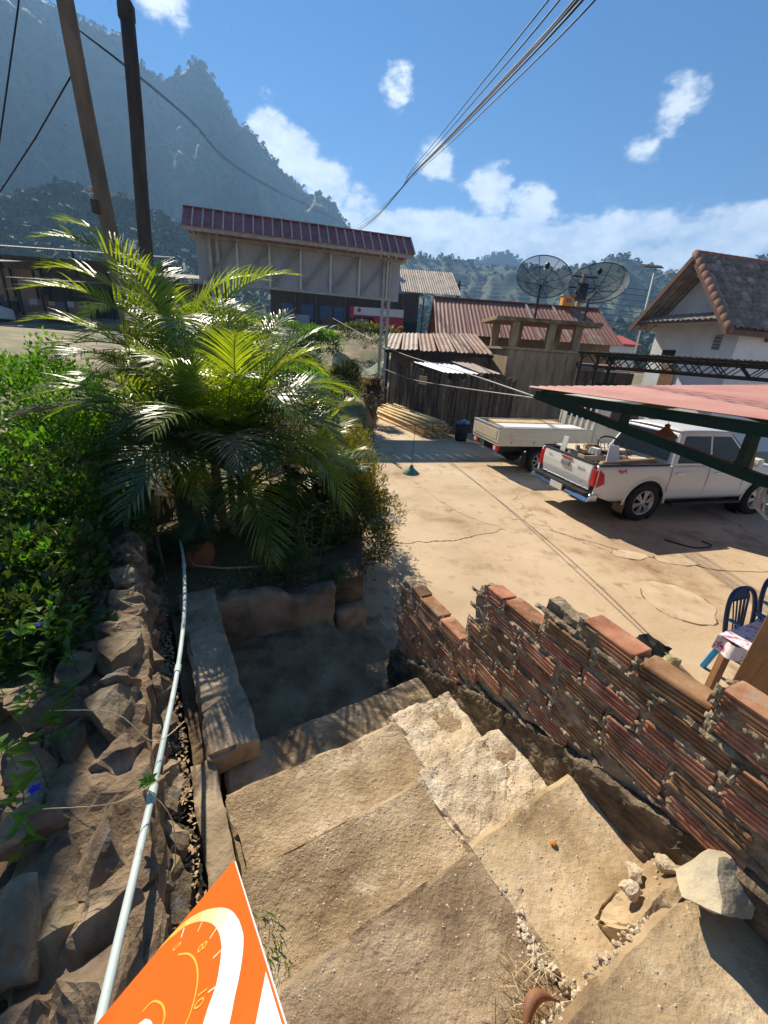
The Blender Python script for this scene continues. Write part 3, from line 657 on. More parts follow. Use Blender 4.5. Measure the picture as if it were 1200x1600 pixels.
# ------------------------------------------------------------ orange sign board on a stake, close to the camera
B0 = Vector((-.2025, .3955, 2.1173)); E1 = Vector((-.6123, -.6953, -.3764)); E2 = Vector((.4548, -.6991, .5517)); EN = Vector((-.6468, .1666, .7443))
def BP(a, b, h=0): return B0+E1*a+E2*b+EN*h
bd = thing('sign_board', 'orange printed sign board with white curved stripe, its corner rising beside the pipe', 'sign', tuple(BP(.15, .18)*1)[:2]+(1.33,))
M['orange'] = pm('orange_print', [(.82, .115, .010), (.85, .13, .012)], 4, rough=.45, bump=0, spec=.4)
M['white_p'] = pm('white_print', [(.80, .80, .82)], rough=.45, bump=0)
M['yellow_p'] = pm('yellow_print', [(.88, .42, .06)], rough=.45, bump=0)
MB().prism([BP(0, 0, -.003), BP(.30, 0, -.003), BP(.30, .40, -.003), BP(0, .40, -.003)], EN*.003).build('panel', M['orange'], bd)
MB().prism([BP(-.0012, -.0012, -.0045), BP(.301, -.0012, -.0045), BP(.301, .401, -.0045), BP(-.0012, .401, -.0045)], EN*.0013).build('backing', M['white_p'], bd)
def decal(name, poly, mat, h=.0004): return MB().prism([BP(a, b, h) for a, b in poly], EN*.0003).build(name, mat, bd)
outer = [(.131, -.0005), (.112, .0), (.0874, .0072), (.0606, .0283), (.0361, .0616), (.0214, .0935), (.015, .125), (.0142, .1536), (.0192, .1769), (.0291, .2008), (.0398, .2198), (.0499, .2389), (.075, .275)]
inner = [(.131, .0008), (.1095, .0073), (.0854, .0203), (.0651, .0445), (.0494, .0764), (.0428, .1069), (.0429, .1331), (.0487, .1543), (.0578, .176), (.0684, .1878), (.0775, .2001), (.1, .23), (.11, .25)]
def strip(name, A, Bq, mat, h=.0004):
    A = smoothpts([(a, b, 0) for a, b in A], 4); Bq = smoothpts([(a, b, 0) for a, b in Bq], 4); n = min(len(A), len(Bq)); m = MB()
    m.add([BP(p.x, p.y, h) for p in A[:n]]+[BP(p.x, p.y, h) for p in Bq[:n]], [(i, i+1, n+i+1, n+i) for i in range(n-1)])
    return m.build(name, mat, bd, fix=False)
M['fade_p'] = pm('fading_print', [(.86, .44, .12), (.85, .62, .40), (.84, .80, .72)], 14, rough=.45, bump=0)
oA = smoothpts([(a, b, 0) for a, b in outer[:7]], 4); iA = smoothpts([(a, b, 0) for a, b in inner[:7]], 4)
for q_ in range(6):
    f_ = (q_+.5)/6; mt = pm('stripe_print', [(.87-.07*f_, .30+.50*f_, .03+.79*f_*f_)], rough=.45, bump=0); m = MB(); i0, i1 = q_*4, q_*4+4
    m.add([BP(p.x, p.y, .0004) for p in oA[i0:i1+1]]+[BP(p.x, p.y, .0004) for p in iA[i0:i1+1]], [(i, i+1, 6+i, 5+i) for i in range(4)]); m.build('stripe', mt, bd, fix=False)
strip('stripe', outer[6:], inner[6:], M['white_p'])
decal('stripe', [(.0015, .2388), (.0245, .2744), (.06, .34), (.06, .399), (.0015, .399)], M['white_p'])
def arc(ptsq, w, mat):
    P = smoothpts([(a, b, 0) for a, b in ptsq], 5); L = []; Rr = []
    for i, p in enumerate(P):
        d = (P[min(i+1, len(P)-1)]-P[max(i-1, 0)]).normalized(); nn = Vector((-d.y, d.x, 0))*w/2; L.append((p.x+nn.x, p.y+nn.y)); Rr.append((p.x-nn.x, p.y-nn.y))
    m = MB(); n = len(P); m.add([BP(a, b, .0005) for a, b in L+Rr], [(i, i+1, n+i+1, n+i) for i in range(n-1)]); m.build('line', mat, bd, fix=False)
arc([(.1008, .0561), (.0866, .0768), (.0785, .1022), (.0771, .128), (.0814, .1489), (.0883, .1639), (.0967, .1732), (.12, .19)], .0022, M['yellow_p'])
arc([(.1517, .0782), (.1379, .0822), (.1264, .1016), (.122, .1206), (.1244, .1342), (.14, .15)], .0022, M['yellow_p'])
decal('mark', [(.1557, .0903), (.1467, .0955), (.1398, .1078), (.1375, .1159), (.16, .12)], M['white_p'])
for (a, b) in [((.0629, .0501), (.0705, .0579)), ((.0448, .0931), (.0559, .0959)), ((.0447, .1365), (.0556, .1333)), ((.0568, .1775), (.0675, .1707)), ((.0895, .0192), (.0948, .031))]: arc([a, b], .0022, M['fade_p'])
Mb = Matrix((-E2*0+E2, -E1, EN)).transposed()
for txt, a, b, sz in [('5', .1026, .038, .020), ('8', .0675, .094, .022), ('10', .0772, .1653, .020)]:
    me = textmesh(txt, sz, M['yellow_p'], .0001); o = put('numeral', me, bd); e = (-E1*1.0); 
    X = (E2*.85+E1*.5).normalized(); Y = EN.cross(X); mw = Matrix((X, Y, EN)).transposed().to_4x4(); mw.translation = BP(a, b, .0006)
    for v_ in me.vertices: v_.co = mw @ v_.co
MB().beam(BP(.16, .20, -.02), Vector((BP(.16, .20).x, BP(.16, .20).y, 1.33)), .03, .03).build('stake', pm('stake_wood', [(.25, .16, .09), (.33, .22, .13)], 10, bump=.2), bd)
# ------------------------------------------------------------ plants
M['palm'] = pm('palm_leaf', [(.085, .14, .016), (.16, .225, .02), (.26, .31, .03)], 2.5, rough=.36, bump=0, spec=.6, trans=(.5, (2.0, 1.9, .45)))
M['palm_dark'] = pm('palm_leaf_old', [(.03, .07, .022), (.05, .10, .03), (.085, .13, .04)], 2.5, rough=.42, bump=0, spec=.55, trans=(.30, (1.3, 1.5, .6)))
M['palm_dry'] = pm('palm_leaf_dry', [(.13, .105, .06), (.21, .17, .10)], 5, rough=.85, bump=0, trans=(.15, (1, 1, .8)))
M['palm_stem'] = pm('palm_stem', [(.16, .15, .05), (.25, .23, .09), (.33, .30, .14)], 6, rough=.6, bump=.3, bscale=20, stretch=(1, 1, 5))
M['vine'] = pm('vine_leaf', [(.038, .10, .012), (.075, .17, .018), (.14, .26, .028)], 2.2, rough=.45, bump=0, spec=.4, trans=(.48, (1.7, 1.9, .5)))
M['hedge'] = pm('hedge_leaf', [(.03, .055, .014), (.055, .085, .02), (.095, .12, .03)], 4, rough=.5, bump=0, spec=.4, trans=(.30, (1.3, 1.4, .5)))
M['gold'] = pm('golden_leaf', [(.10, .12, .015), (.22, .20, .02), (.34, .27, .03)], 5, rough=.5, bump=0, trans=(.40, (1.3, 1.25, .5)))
M['bamboo'] = pm('lance_leaf', [(.04, .075, .022), (.075, .125, .035), (.12, .17, .055)], 4, rough=.5, bump=0, trans=(.3, (1.2, 1.4, .6)))
M['purple'] = pm('purple_leaf', [(.022, .02, .014), (.05, .035, .024), (.085, .055, .04)], 6, rough=.35, bump=0, spec=.6, trans=(.2, (1.3, 1, .9)))
M['bark'] = pm('bark', [(.09, .065, .045), (.15, .11, .075)], 12, rough=.9, bump=.6, bscale=40)
def leaf(mb, c, d, nrm, l, w, fold=.25, bend=.2):
    """pointed leaf: base c, direction d, 6 corners, folded along the midrib"""
    d = d.normalized(); x = d.cross(nrm)
    if x.length < 1e-4: x = d.cross(Vector((1, 0, .3)))
    x.normalize(); n = x.cross(d)
    m1 = c+d*l*.5+n*(-bend*.05*l); tip = c+d*l-n*bend*l*.35
    mb.add([c, c+d*l*.42+x*w*.5+n*w*fold, tip, c+d*l*.42-x*w*.5+n*w*fold, m1], [(0, 4, 1), (1, 4, 2), (0, 3, 4), (3, 2, 4)])
def frond(name, base, az, el, L, mat, parent, rnd, droop=1.0, nl=38, ll=.48, twist=0.0):
    mb = MB(); P = []; p = Vector(base); e = el; n = 16; a = az
    for i in range(n+1):
        P.append(p.copy()); t = i/n
        p = p+Vector((math.sin(a)*math.cos(e), math.cos(a)*math.cos(e), math.sin(e)))*(L/n)
        e -= droop*(.045+.13*t*t)+rnd.uniform(-.008, .008); a += twist/n
    mb.tube(P, lambda t: .011*(1-t)+.0022, 5)
    for k in range(nl):
        t = .16+.84*(k/(nl-1)); i = min(int(t*n), n-1); f = t*n-i; c = P[i].lerp(P[i+1], f); d = (P[i+1]-P[i]).normalized()
        side = d.cross(Vector((0, 0, 1)))
        if side.length < .05: side = Vector((math.cos(a), -math.sin(a), 0))
        side.normalize(); upn = side.cross(d).normalized()
        for sg in (-1, 1):
            lf = ll*(.55+.45*math.sin(math.pi*min(1, t*.9+.12)))*(1-.45*max(0, t-.75)/.25)*rnd.uniform(.9, 1.08)
            ang = R(62-32*t)+rnd.uniform(-.07, .07)
            dd = (d*math.cos(ang)+side*sg*math.sin(ang)+upn*(.38-.15*t)+Vector((0, 0, rnd.uniform(-.06, .06)))).normalized()
            w = .0098*rnd.uniform(.8, 1.2)*(1 if t < .85 else .75); nrm = dd.cross(d).normalized()
            wd = d*1.0 - dd*d.dot(dd); wd.normalize()
            q = c.copy(); V = []; ns = 4; drop = rnd.uniform(.5, 1.2)
            for s in range(ns+1):
                ts = s/ns; ww = w*(.45+1.1*math.sin(math.pi*min(1, ts*.75+.2)))*.62*(1-ts**3)
                V += [q-wd*ww, q+wd*ww]
                dd = (dd+Vector((0, 0, -.10*drop*(1+ts*1.5)))).normalized(); q = q+dd*(lf/ns)
            mb.add(V, [(2*s, 2*s+1, 2*s+3, 2*s+2) for s in range(ns)])
    return mb.build(name, mat, parent, fix=False)
def palm(name, label, base, stems, seed):
    th = thing(name, label, 'palm', base, 'areca palms in the planter'); rnd = random.Random(seed)
    for (dx, dy, h, lean, nf, Lf) in stems:
        b = Vector(base)+Vector((dx, dy, -.1)); top = b+Vector((math.sin(lean)*.12*h+dx*.25, math.cos(lean)*.08*h, h))
        MB().tube([b.lerp(top, t)+Vector((.02*math.sin(t*5), 0, 0)) for t in (0, .25, .5, .75, 1)], lambda t: .040*(1-t)+.024*t, 9).build('stem', M['palm_stem'], th, smooth=True)
        for r in range(int(h/.14)):
            q = b.lerp(top, (r+.5)/max(1, int(h/.14))); MB().lathe([(.036, -.006), (.043-.010*r*.14/h, 0), (.036, .006)], q, (0, 0, 1), 9, False).build('ring', M['bark'], th) if r < 6 else None
        for k in range(nf):
            az = 2.4*k+rnd.uniform(-.3, .3)+seed; tt = k/max(1, nf-1)
            el = R(77-56*tt+rnd.uniform(-9, 9)); L = Lf*(.78+.3*rnd.random())
            o = frond('frond', top-Vector((0, 0, .06+.03*tt)), az, el, L, M['palm'] if rnd.random() < .8-.3*tt else (M['palm_dark'] if rnd.random() < .85 else M['palm_dry']), th, rnd, .7+.75*rnd.random(), twist=rnd.uniform(-.5, .5), ll=.46*Lf/1.6)
    return th
palm('palm', 'bushy areca palm with arching fronds and a bare pale stem by the planter wall', (-1.62, 3.95, .9), [(0, 0, .90, .3, 14, 1.65), (-.16, .14, .95, 2.2, 12, 1.65), (.20, .20, .70, 4.4, 9, 1.45), (-.05, .30, 1.15, 1.1, 12, 1.65)], 3)
palm('palm', 'taller areca palm with yellow green fronds rising in front of the utility poles', (-2.62, 5.6, 1.25), [(0, 0, 1.45, 5.2, 15, 2.0), (.25, .2, 1.15, 1.0, 13, 1.9), (-.25, .1, 1.1, 3.3, 12, 1.9)], 11)
palm('palm', 'small areca palm with low arching fronds beside the yard edge', (-.98, 4.95, .85), [(0, 0, .62, 2.2, 9, 1.35), (.12, .1, .4, .5, 6, 1.1)], 8)
palm('palm', 'areca palm with drooping fronds overhanging the vine bush', (-2.25, 4.55, 1.0), [(0, 0, .95, 4.0, 10, 1.6), (.1, .15, .7, 1, 6, 1.3)], 15)
fp = [o_ for o_ in bpy.data.objects if o_.name == 'palm'][0]; rnd = random.Random(91)
for az_, el_, L_, dr_, mt_ in [(-100, 46, 1.45, 1.35, 'palm_dark'), (-135, 42, 1.25, 1.4, 'palm_dark'), (-70, 52, 1.6, 1.2, 'palm'), (95, 44, 1.45, 1.35, 'palm_dark'), (140, 40, 1.2, 1.45, 'palm_dark'), (65, 52, 1.5, 1.2, 'palm'), (-20, 80, 1.5, .55, 'palm'), (30, 78, 1.5, .6, 'palm'), (-50, 72, 1.6, .8, 'palm'), (80, 70, 1.5, .8, 'palm'), (180, 62, 1.2, 1.0, 'palm')]:
    frond('frond', (-1.62+rnd.uniform(-.1, .1), 4.0+rnd.uniform(-.05, .2), 1.78+rnd.uniform(-.05, .15)), R(az_), R(el_), L_, M[mt_], fp, rnd, dr_, twist=rnd.uniform(-.4, .4), ll=.46)
# palm seedlings low by the pipe
th = thing('palm_seedling', 'low palm seedling with short fronds beside the end of the pipe', 'palm seedling', UV(.02, 3.7, .95)); rnd = random.Random(2)
for k in range(7): frond('frond', UV(.0, 3.75, .96), k*.95, R(38+10*(k % 3)), .48, M['palm_dark'], th, rnd, 1.0, 18, .2)
# dry drooping frond and stick across the bed
tag(MB().tube([UV(-.02, 3.3, 1.02), UV(-.06, 3.9, 1.35), UV(-.12, 4.5, 1.6)], .014, 6).build('stick', M['bark'], smooth=True), 'dead brown branch leaning over the stone wall', 'branch')
M['terra'] = pm('terracotta', [(.30, .115, .05), (.40, .17, .075)], 6, rough=.8, bump=.2)
jar = MB().lathe([(.08, 0), (.13, .05), (.155, .13), (.14, .22), (.10, .27), (.115, .29), (.10, .285), (.08, .2), (.02, .15)], UV(.26, 3.72, .87), n=22, cap=False).build('clay_jar', M['terra'], smooth=True, solid=.008)
tag(jar, 'terracotta jar half hidden under the palm by the pipe', 'jar')

def foliage(name, mat, parent, n, gen, l, w, seed, up=.4, label=None):
    mb = MB(); rnd = random.Random(seed)
    for _ in range(n):
        c, out = gen(rnd); d = (out*.8+Vector((rnd.gauss(0, .6), rnd.gauss(0, .6), rnd.gauss(up, .5)))).normalized()
        nr = Vector((rnd.gauss(0, .5), rnd.gauss(0, .5), 1)).normalized(); s = rnd.uniform(.6, 1.25)
        leaf(mb, c, d, nr, l*s, w*s)
    o = mb.build(name, mat, parent, fix=False); return o
def lumpy(c, rx, ry, rz, seed, shell=.55):
    c = Vector(c)
    def gen(r):
        while True:
            v = Vector((r.gauss(0, 1), r.gauss(0, 1), r.gauss(0, 1))).normalized()
            if v.z < -.5: v.z = -v.z
            k = .80+.42*noise.noise(v*2.3+Vector((seed*7, 0, 0)))+.18*noise.noise(v*6+Vector((seed, 0, 0)))
            if noise.noise(v*5+Vector((0, seed*3, 0))) < -.33 and r.random() < .8: continue
            q = k*(shell+(1-shell)*r.random()**.5); return c+Vector((v.x*rx*q, v.y*ry*q, v.z*rz*q)), v
    return gen
def shrub(name, label, cat, c, r, mat, n, l, w, seed, group=None, up=.4, twigs=14, mat2=None, f2=0):
    th = thing(name, label, cat, (c[0], c[1], c[2]-r[2]*.9), group); rnd = random.Random(seed)
    foliage('leaves', mat, th, n, lumpy(c, *r, seed), l, w, seed, up)
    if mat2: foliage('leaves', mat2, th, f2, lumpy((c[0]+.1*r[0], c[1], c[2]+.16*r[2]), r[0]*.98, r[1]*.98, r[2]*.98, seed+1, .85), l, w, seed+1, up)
    b = Vector((c[0], c[1], c[2]-r[2]*.95)); mb = MB()
    for k in range(twigs):
        g = lumpy(c, r[0]*.8, r[1]*.8, r[2]*.8, seed)(rnd)[0]; m_ = b.lerp(g, .5)+Vector((rnd.uniform(-.06, .06), rnd.uniform(-.06, .06), .05)); s0 = b+Vector((rnd.uniform(-.12, .12)*r[0], rnd.uniform(-.12, .12)*r[1], 0)); mb.tube([s0, m_, g], lambda t: .010*(1-t)+.003, 5)
    mb.build('stems', M['bark'], th, smooth=True); return th
# butterfly pea covering the bed on the left
vb = [((-4.35, 5.25, 1.75), (1.15, .95, 1.0), 5200), ((-3.55, 4.55, 1.62), (.85, .8, .72), 4200), ((-3.05, 3.7, 1.52), (.80, .75, .62), 4200), ((-3.2, 2.85, 1.5), (.95, .75, .62), 4200), ((-2.35, 2.75, 1.45), (.52, .62, .50), 3000),
      ((-2.75, 2.05, 1.42), (.8, .62, .52), 3400), ((-1.95, 2.02, 1.40), (.36, .45, .40), 2200), ((-1.78, 1.62, 1.38), (.42, .34, .32), 2200)]
names = ['tall bright green vine mound by the street', 'sunlit vine bush behind the stone wall, next to the tallest one', 'dense vine bush with blue flowers beside the stone wall', 'broad dark vine bush at the back of the bed', 'vine bush spilling on the stone wall near the palms', 'low shaded vine bush in the bed', 'small shaded vine clump hugging the stone wall', 'low vine clump between the boulders and the shaded bush']
M['blue'] = pm('blue_petal', [(.04, .03, .42), (.09, .07, .6)], 30, rough=.6, bump=0, trans=(.3, (1.2, 1.2, 1.5)))
rnd = random.Random(77)
for k, (c, r, n) in enumerate(vb):
    th = shrub('vine_bush', names[k], 'bush', c, r, M['vine'], n, .062, .034, 60+k, 'butterfly pea bushes', mat2=M['hedge'] if k > 2 else None, f2=1200)
    for q in range(5):
        p = lumpy(c, r[0]*1.04, r[1]*1.04, r[2]*1.04, 60+k, .98)(rnd)[0]; mb = MB()
        for a in range(5): leaf(mb, p, Vector((math.cos(a*1.26), math.sin(a*1.26), .5)), Vector((0, 0, 1)), .026, .022)
        mb.build('flower', M['blue'], th, fix=False)
# leafy sprigs and runners over the boulders in front
sp = thing('leafy_sprigs', 'bright green leafy sprigs growing between the boulders', 'plant', UV(-.7, 1.0, 1.4)); rnd = random.Random(15)
for k, (u, v, z) in enumerate([(-.46, 1.95, 1.66), (-.52, 1.85, 1.66), (-.40, 1.82, 1.62), (-.60, 1.95, 1.68), (-.48, 1.72, 1.62), (-.56, 1.60, 1.64), (-.46, 1.50, 1.60), (-.53, 1.40, 1.60), (-.44, 1.30, 1.58), (-.50, 1.22, 1.58), (-.40, 2.05, 1.64), (-.55, 2.1, 1.66), (-.66, 2.05, 1.66), (-.42, 1.62, 1.60), (-.62, 1.75, 1.66), (-.48, 1.05, 1.56), (-.38, 1.45, 1.58), (-.70, 1.9, 1.7), (-.5, 2.2, 1.66)]):
    b = UV(u, v, z-.12); t = UV(u+rnd.uniform(-.05, .09), v+rnd.uniform(-.08, .08), z+rnd.uniform(.02, .1)); mb = MB()
    mb.tube([b, b.lerp(t, .5)+Vector((.01, 0, .01)), t], .0018, 4)
    for j in range(rnd.randint(8, 13)):
        c = b.lerp(t, .35+.65*rnd.random()); a = rnd.uniform(0, 6.28); leaf(mb, c, Vector((math.cos(a), math.sin(a), rnd.uniform(-.1, .6))), Vector((0, 0, 1)), rnd.uniform(.04, .072), rnd.uniform(.017, .027))
    mb.build('sprig', M['vine'], sp, fix=False)
for k, pts_ in enumerate([[(-.42, 1.45, 1.66), (-.22, 1.30, 1.70), (-.12, 1.22, 1.60), (-.02, 1.30, 1.56)], [(-.38, 1.05, 1.68), (-.2, .98, 1.68), (-.08, 1.08, 1.60)], [(-.15, 1.05, 1.62), (-.09, .98, 1.52), (-.1, .9, 1.4)]]):
    P = [UV(*q) for q in pts_]; mb = MB(); mb.tube([Vector(p) for p in smoothpts(P, 5)], .0016, 4); mb.build('runner', M['straw'], sp, fix=False)
mb = MB()
for a in range(6): leaf(mb, UV(-.14, 1.07, 1.60), Vector((math.cos(a*1.05), math.sin(a*1.05), .35)), Vector((0, 0, 1)), .034, .024)
mb.build('sprig', M['vine'], sp, fix=False)
mb = MB()
for a in range(5): leaf(mb, UV(-.41, 1.13, 1.67), Vector((math.cos(a*1.26), math.sin(a*1.26), .3)), Vector((0, 0, 1)), .02, .018)
mb.build('flower', M['blue'], sp, fix=False)
# hedge at the edge of the yard: dark inside, golden where it faces the yard
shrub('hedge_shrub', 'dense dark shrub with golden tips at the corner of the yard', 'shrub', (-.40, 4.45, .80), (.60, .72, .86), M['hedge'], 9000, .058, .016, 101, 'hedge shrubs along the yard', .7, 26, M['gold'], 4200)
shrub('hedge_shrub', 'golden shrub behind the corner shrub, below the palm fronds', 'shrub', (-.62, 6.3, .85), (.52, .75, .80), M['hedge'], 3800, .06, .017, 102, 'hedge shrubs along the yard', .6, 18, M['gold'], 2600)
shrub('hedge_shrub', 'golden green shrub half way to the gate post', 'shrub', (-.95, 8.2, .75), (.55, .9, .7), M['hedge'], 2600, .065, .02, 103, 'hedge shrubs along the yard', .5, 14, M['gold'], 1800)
shrub('purple_shrub', 'dark purple leaved shrub in the shade behind the planter wall', 'shrub', (-1.02, 4.35, 1.05), (.42, .38, .50), M['purple'], 2600, .07, .042, 104, None, .3, 14)
shrub('dark_shrub', 'dark green shrub in deep shade between the palm stem and the hedge', 'shrub', (-.92, 3.9, 1.1), (.36, .32, .42), M['hedge'], 2200, .075, .022, 105, None, .3, 14)
shrub('croton', 'yellow croton between the stone wall and the palms', 'shrub', (-2.3, 4.45, 1.25), (.26, .26, .38), M['gold'], 900, .085, .022, 106, None, .5, 10)
shrub('croton', 'yellow and green croton beside the gate post', 'shrub', (-1.75, 15.5, 1.35), (.75, .7, .95), M['hedge'], 1300, .17, .05, 107, 'crotons by the gate', .5, 14, M['gold'], 800)
shrub('croton', 'dark reddish croton against the gate post', 'shrub', (-.75, 16.6, .95), (.5, .5, .9), M['purple'], 1000, .18, .05, 108, 'crotons by the gate', .5, 14, M['gold'], 100)
shrub('shrub', 'leafy green shrub on the slope between the palms and the gate', 'shrub', (-2.3, 10.2, 1.5), (.9, 1.1, .9), M['hedge'], 2400, .10, .04, 120, 'shrubs on the slope', .4, 14, M['vine'], 1600)
shrub('shrub', 'bushy green shrub on the slope in front of the crotons', 'shrub', (-3.4, 13.4, 1.9), (1.2, 1.2, 1.0), M['hedge'], 2600, .13, .05, 121, 'shrubs on the slope', .4, 14, M['vine'], 1800)
shrub('shrub', 'round bush in front of the street shop behind the gate', 'shrub', (-4.4, 24.5, 2.6), (1.5, 1.3, 1.0), M['hedge'], 1500, .2, .08, 122, 'bushes below the street shop', .4, 10, M['vine'], 900)
shrub('shrub', 'low spreading bush at the top of the dry slope below the shop', 'shrub', (-2.0, 29, 3.4), (2.6, 1.0, .8), M['hedge'], 1500, .22, .08, 123, 'bushes below the street shop', .4, 10, M['gold'], 500)
shrub('shrub', 'broad bush below the street behind the palms', 'shrub', (-7.5, 26, 3.0), (2.6, 1.2, 1.0), M['hedge'], 1700, .22, .08, 124, 'bushes below the street shop', .4, 10, M['vine'], 700)
shrub('weeds', 'low dusty green weeds at the foot of the gate post', 'weeds', (-1.5, 13.8, .55), (.8, .8, .35), M['hedge'], 900, .12, .03, 109, None, .5, 8)
# lance leaved plant in front of the hedge
th = thing('reed_plant', 'tall reed like plant with drooping lance leaves at the hedge foot', 'plant', UV(1.05, 3.1, .85)); rnd = random.Random(44)
for k in range(26):
    b = UV(.72+.5*rnd.random(), 3.05+.22*rnd.random(), .86); h = rnd.uniform(.35, .8); t = b+Vector((rnd.uniform(-.1, .12), rnd.uniform(-.12, .05), h)); mb = MB()
    mb.tube([b, b.lerp(t, .5), t], lambda q: .0045*(1-q)+.0012, 5)
    for j in range(12):
        c = b.lerp(t, .25+.75*j/11); a = rnd.uniform(0, 6.28); l = rnd.uniform(.10, .20)
        leaf(mb, c, Vector((math.cos(a), math.sin(a), rnd.uniform(.1, .8))), Vector((0, 0, 1)), l, .016, .2, 1.2)
    mb.build('stalk', M['bamboo'], th, fix=False)
th = thing('reed_plant', 'overhanging lance leaves drooping beside the lower steps', 'plant', UV(1.42, 3.05, .5))
for k in range(20):
    b = UV(1.22+.3*rnd.random(), 3.03+.12*rnd.random(), .80); a0 = rnd.uniform(-.9, .5); t = b+Vector((.22*math.sin(a0)+.05, -.12*math.cos(a0)-.02, rnd.uniform(-.25, .3))); mb = MB()
    mb.tube([b, b.lerp(t, .5)+Vector((0, 0, .07)), t], .002, 4)
    for j in range(12):
        c = b.lerp(t, .2+.8*j/11)+Vector((0, 0, .05*math.sin(j/11*3.1))); a = rnd.uniform(0, 6.28)
        leaf(mb, c, Vector((math.cos(a), math.sin(a), rnd.uniform(-.5, .4))), Vector((0, 0, 1)), rnd.uniform(.07, .14), .013, .2, 1.0)
    mb.build('stalk', M['bamboo'], th, fix=False)
tag(MB().tube([UV(1.5, 3.15, .35), UV(1.62, 3.05, .5), UV(1.68, 3.06, .62)], .003, 4).build('twig', M['bark']), 'bare twig with a few dry leaves at the edge of the lower step', 'twig')
# small weeds at the near steps
mb = MB(); rnd = random.Random(8)
for k in range(46):
    b = UV(.10+.06*rnd.random(), .58+.2*rnd.random(), 1.18); leaf(mb, b, Vector((rnd.gauss(0, .5), rnd.gauss(0, .5), 1)), Vector((1, 0, 0)), rnd.uniform(.02, .06), .006)
o = stuff(mb.build('grass', M['vine'], fix=False)); o['label'] = 'thin tufts of green grass at the left edge of the steps'; o['category'] = 'grass'
# grassy slope beyond the hedge towards the shop
mb = MB(); rnd = random.Random(18)
for k in range(30000):
    x = rnd.uniform(-12, 2.2); y = rnd.uniform(15, 34) if rnd.random() < .45 else rnd.uniform(6, 20)
    if x > -1.4 and y < 19.8: continue
    if noise.noise(Vector((x*.35, y*.35, 0))) < -.12: continue
    b = Vector((x, y, ground_h(x, y)-.01)); s = rnd.uniform(.10, .30)
    leaf(mb, b, Vector((rnd.gauss(0, .45), rnd.gauss(0, .45), 1)), Vector((1, 0, 0)), s, .022)
M['grass'] = pm('grass', [(.07, .10, .025), (.13, .15, .04), (.23, .21, .08)], 1.2, rough=.7, bump=0, trans=(.35, (1.2, 1.3, .6)))
o = stuff(mb.build('grass', M['grass'], fix=False)); o['label'] = 'patchy dry grass on the slope behind the palms'; o['category'] = 'grass'
# ------------------------------------------------------------ gate over the yard entrance
M['redsheet'] = pm('red_sheet', [(.20, .055, .045), (.27, .08, .065), (.32, .11, .09)], 2, rough=.45, bump=.1, spec=.5)
M['ribpink'] = pm('faded_rib', [(.50, .36, .32), (.58, .44, .40)], 3, rough=.5, bump=0)
M['fitting2'] = pm('pale_steel', [(.50, .50, .48), (.58, .58, .56)], 4, rough=.5, bump=0)
M['steeld'] = pm('dull_steel', [(.20, .20, .195), (.27, .27, .26)], 5, rough=.6, bump=.1)
M['steel'] = pm('painted_steel', [(.30, .29, .27), (.38, .37, .35), (.45, .44, .42)], 5, rough=.6, bump=.1, stain=[(6, .58, .68, (.25, .14, .07), .6)])
M['panelgrey'] = pm('panel_back', [(.31, .33, .36), (.37, .39, .42), (.42, .44, .47)], 1.2, rough=.7, bump=.08)
GA = Vector((.28, 19.25, 0)); GD = Vector((-.961, -.277, 0)); GN = Vector((.277, -.961, 0))
def GP(a, n, z): p = GA+GD*a+GN*n; return Vector((p.x, p.y, z))
gt = thing('entrance_gate', 'steel entrance gate with red sheet roof over a grey truss panel', 'gate', GP(4, 0, 0))
W = 8.3; npn = 25
for k in range(npn):
    a0 = W*k/npn; a1 = W*(k+1)/npn-.012
    for sgn in (1, -1):
        p = [GP(a0, .02*sgn, 6.93), GP(a1, .02*sgn, 6.93), GP(a1, .80*sgn, 6.24), GP(a0, .80*sgn, 6.24)]
        if sgn == 1 or k % 1 == 0:
            o = MB().prism(p, (0, 0, .012)).build('roof_sheet', M['redsheet'], gt)
    m = MB(); m.beam(GP(a0, .01, 6.965), GP(a0, .81, 6.27), .05, .05); m.build('roof_rib', M['ribpink'], gt)
MB().beam(GP(-.02, 0, 6.95), GP(W, 0, 6.95), .16, .03).build('ridge_cap', M['redsheet'], gt)
for n_ in (.72, -.72): MB().beam(GP(.02, n_, 6.19), GP(W-.02, n_, 6.19), .07, .13).build('eave_beam', M['steel'], gt)
MB().beam(GP(.1, 0, 6.12), GP(W-.1, 0, 6.12), .10, .10).build('top_chord', M['steel'], gt)
MB().beam(GP(.35, .02, 4.68), GP(W-.1, .02, 4.68), .10, .08).build('bottom_chord', M['steel'], gt)
m = MB(); m.box(GP(4.15, -.10, 5.40), (7.7, .02, 1.36), Matrix.Rotation(math.atan2(GD.y, GD.x), 3, 'Z')); m.build('panel', M['panelgrey'], gt)
nb = 6
for k in range(nb):
    a0 = .85+k*1.15; MB().beam(GP(a0, .03, 4.72), GP(a0, .03, 6.07), .08, .08).build('truss_upright', M['fitting2'], gt)
    MB().beam(GP(a0+.05, .045, 6.05), GP(a0+1.1, .045, 4.74), .07, .07).build('truss_diagonal', M['steeld'], gt)
for a in (.85, 7.4):
    for dd in (-.13, .13):
        MB().beam(GP(a+dd, 0, -.1 if a < 2 else .5), GP(a+dd, 0, 6.2), .12, .11).build('post', M['steel'], gt, bevel=.006)
    m = MB()
    for j in range(20): m.beam(GP(a-.1, 0, .3*j), GP(a+.1, 0, .3*j+.15), .02, .02); m.beam(GP(a+.1, 0, .3*j+.15), GP(a-.1, 0, .3*j+.3), .02, .02)
    m.build('post_lacing', M['steel'], gt)
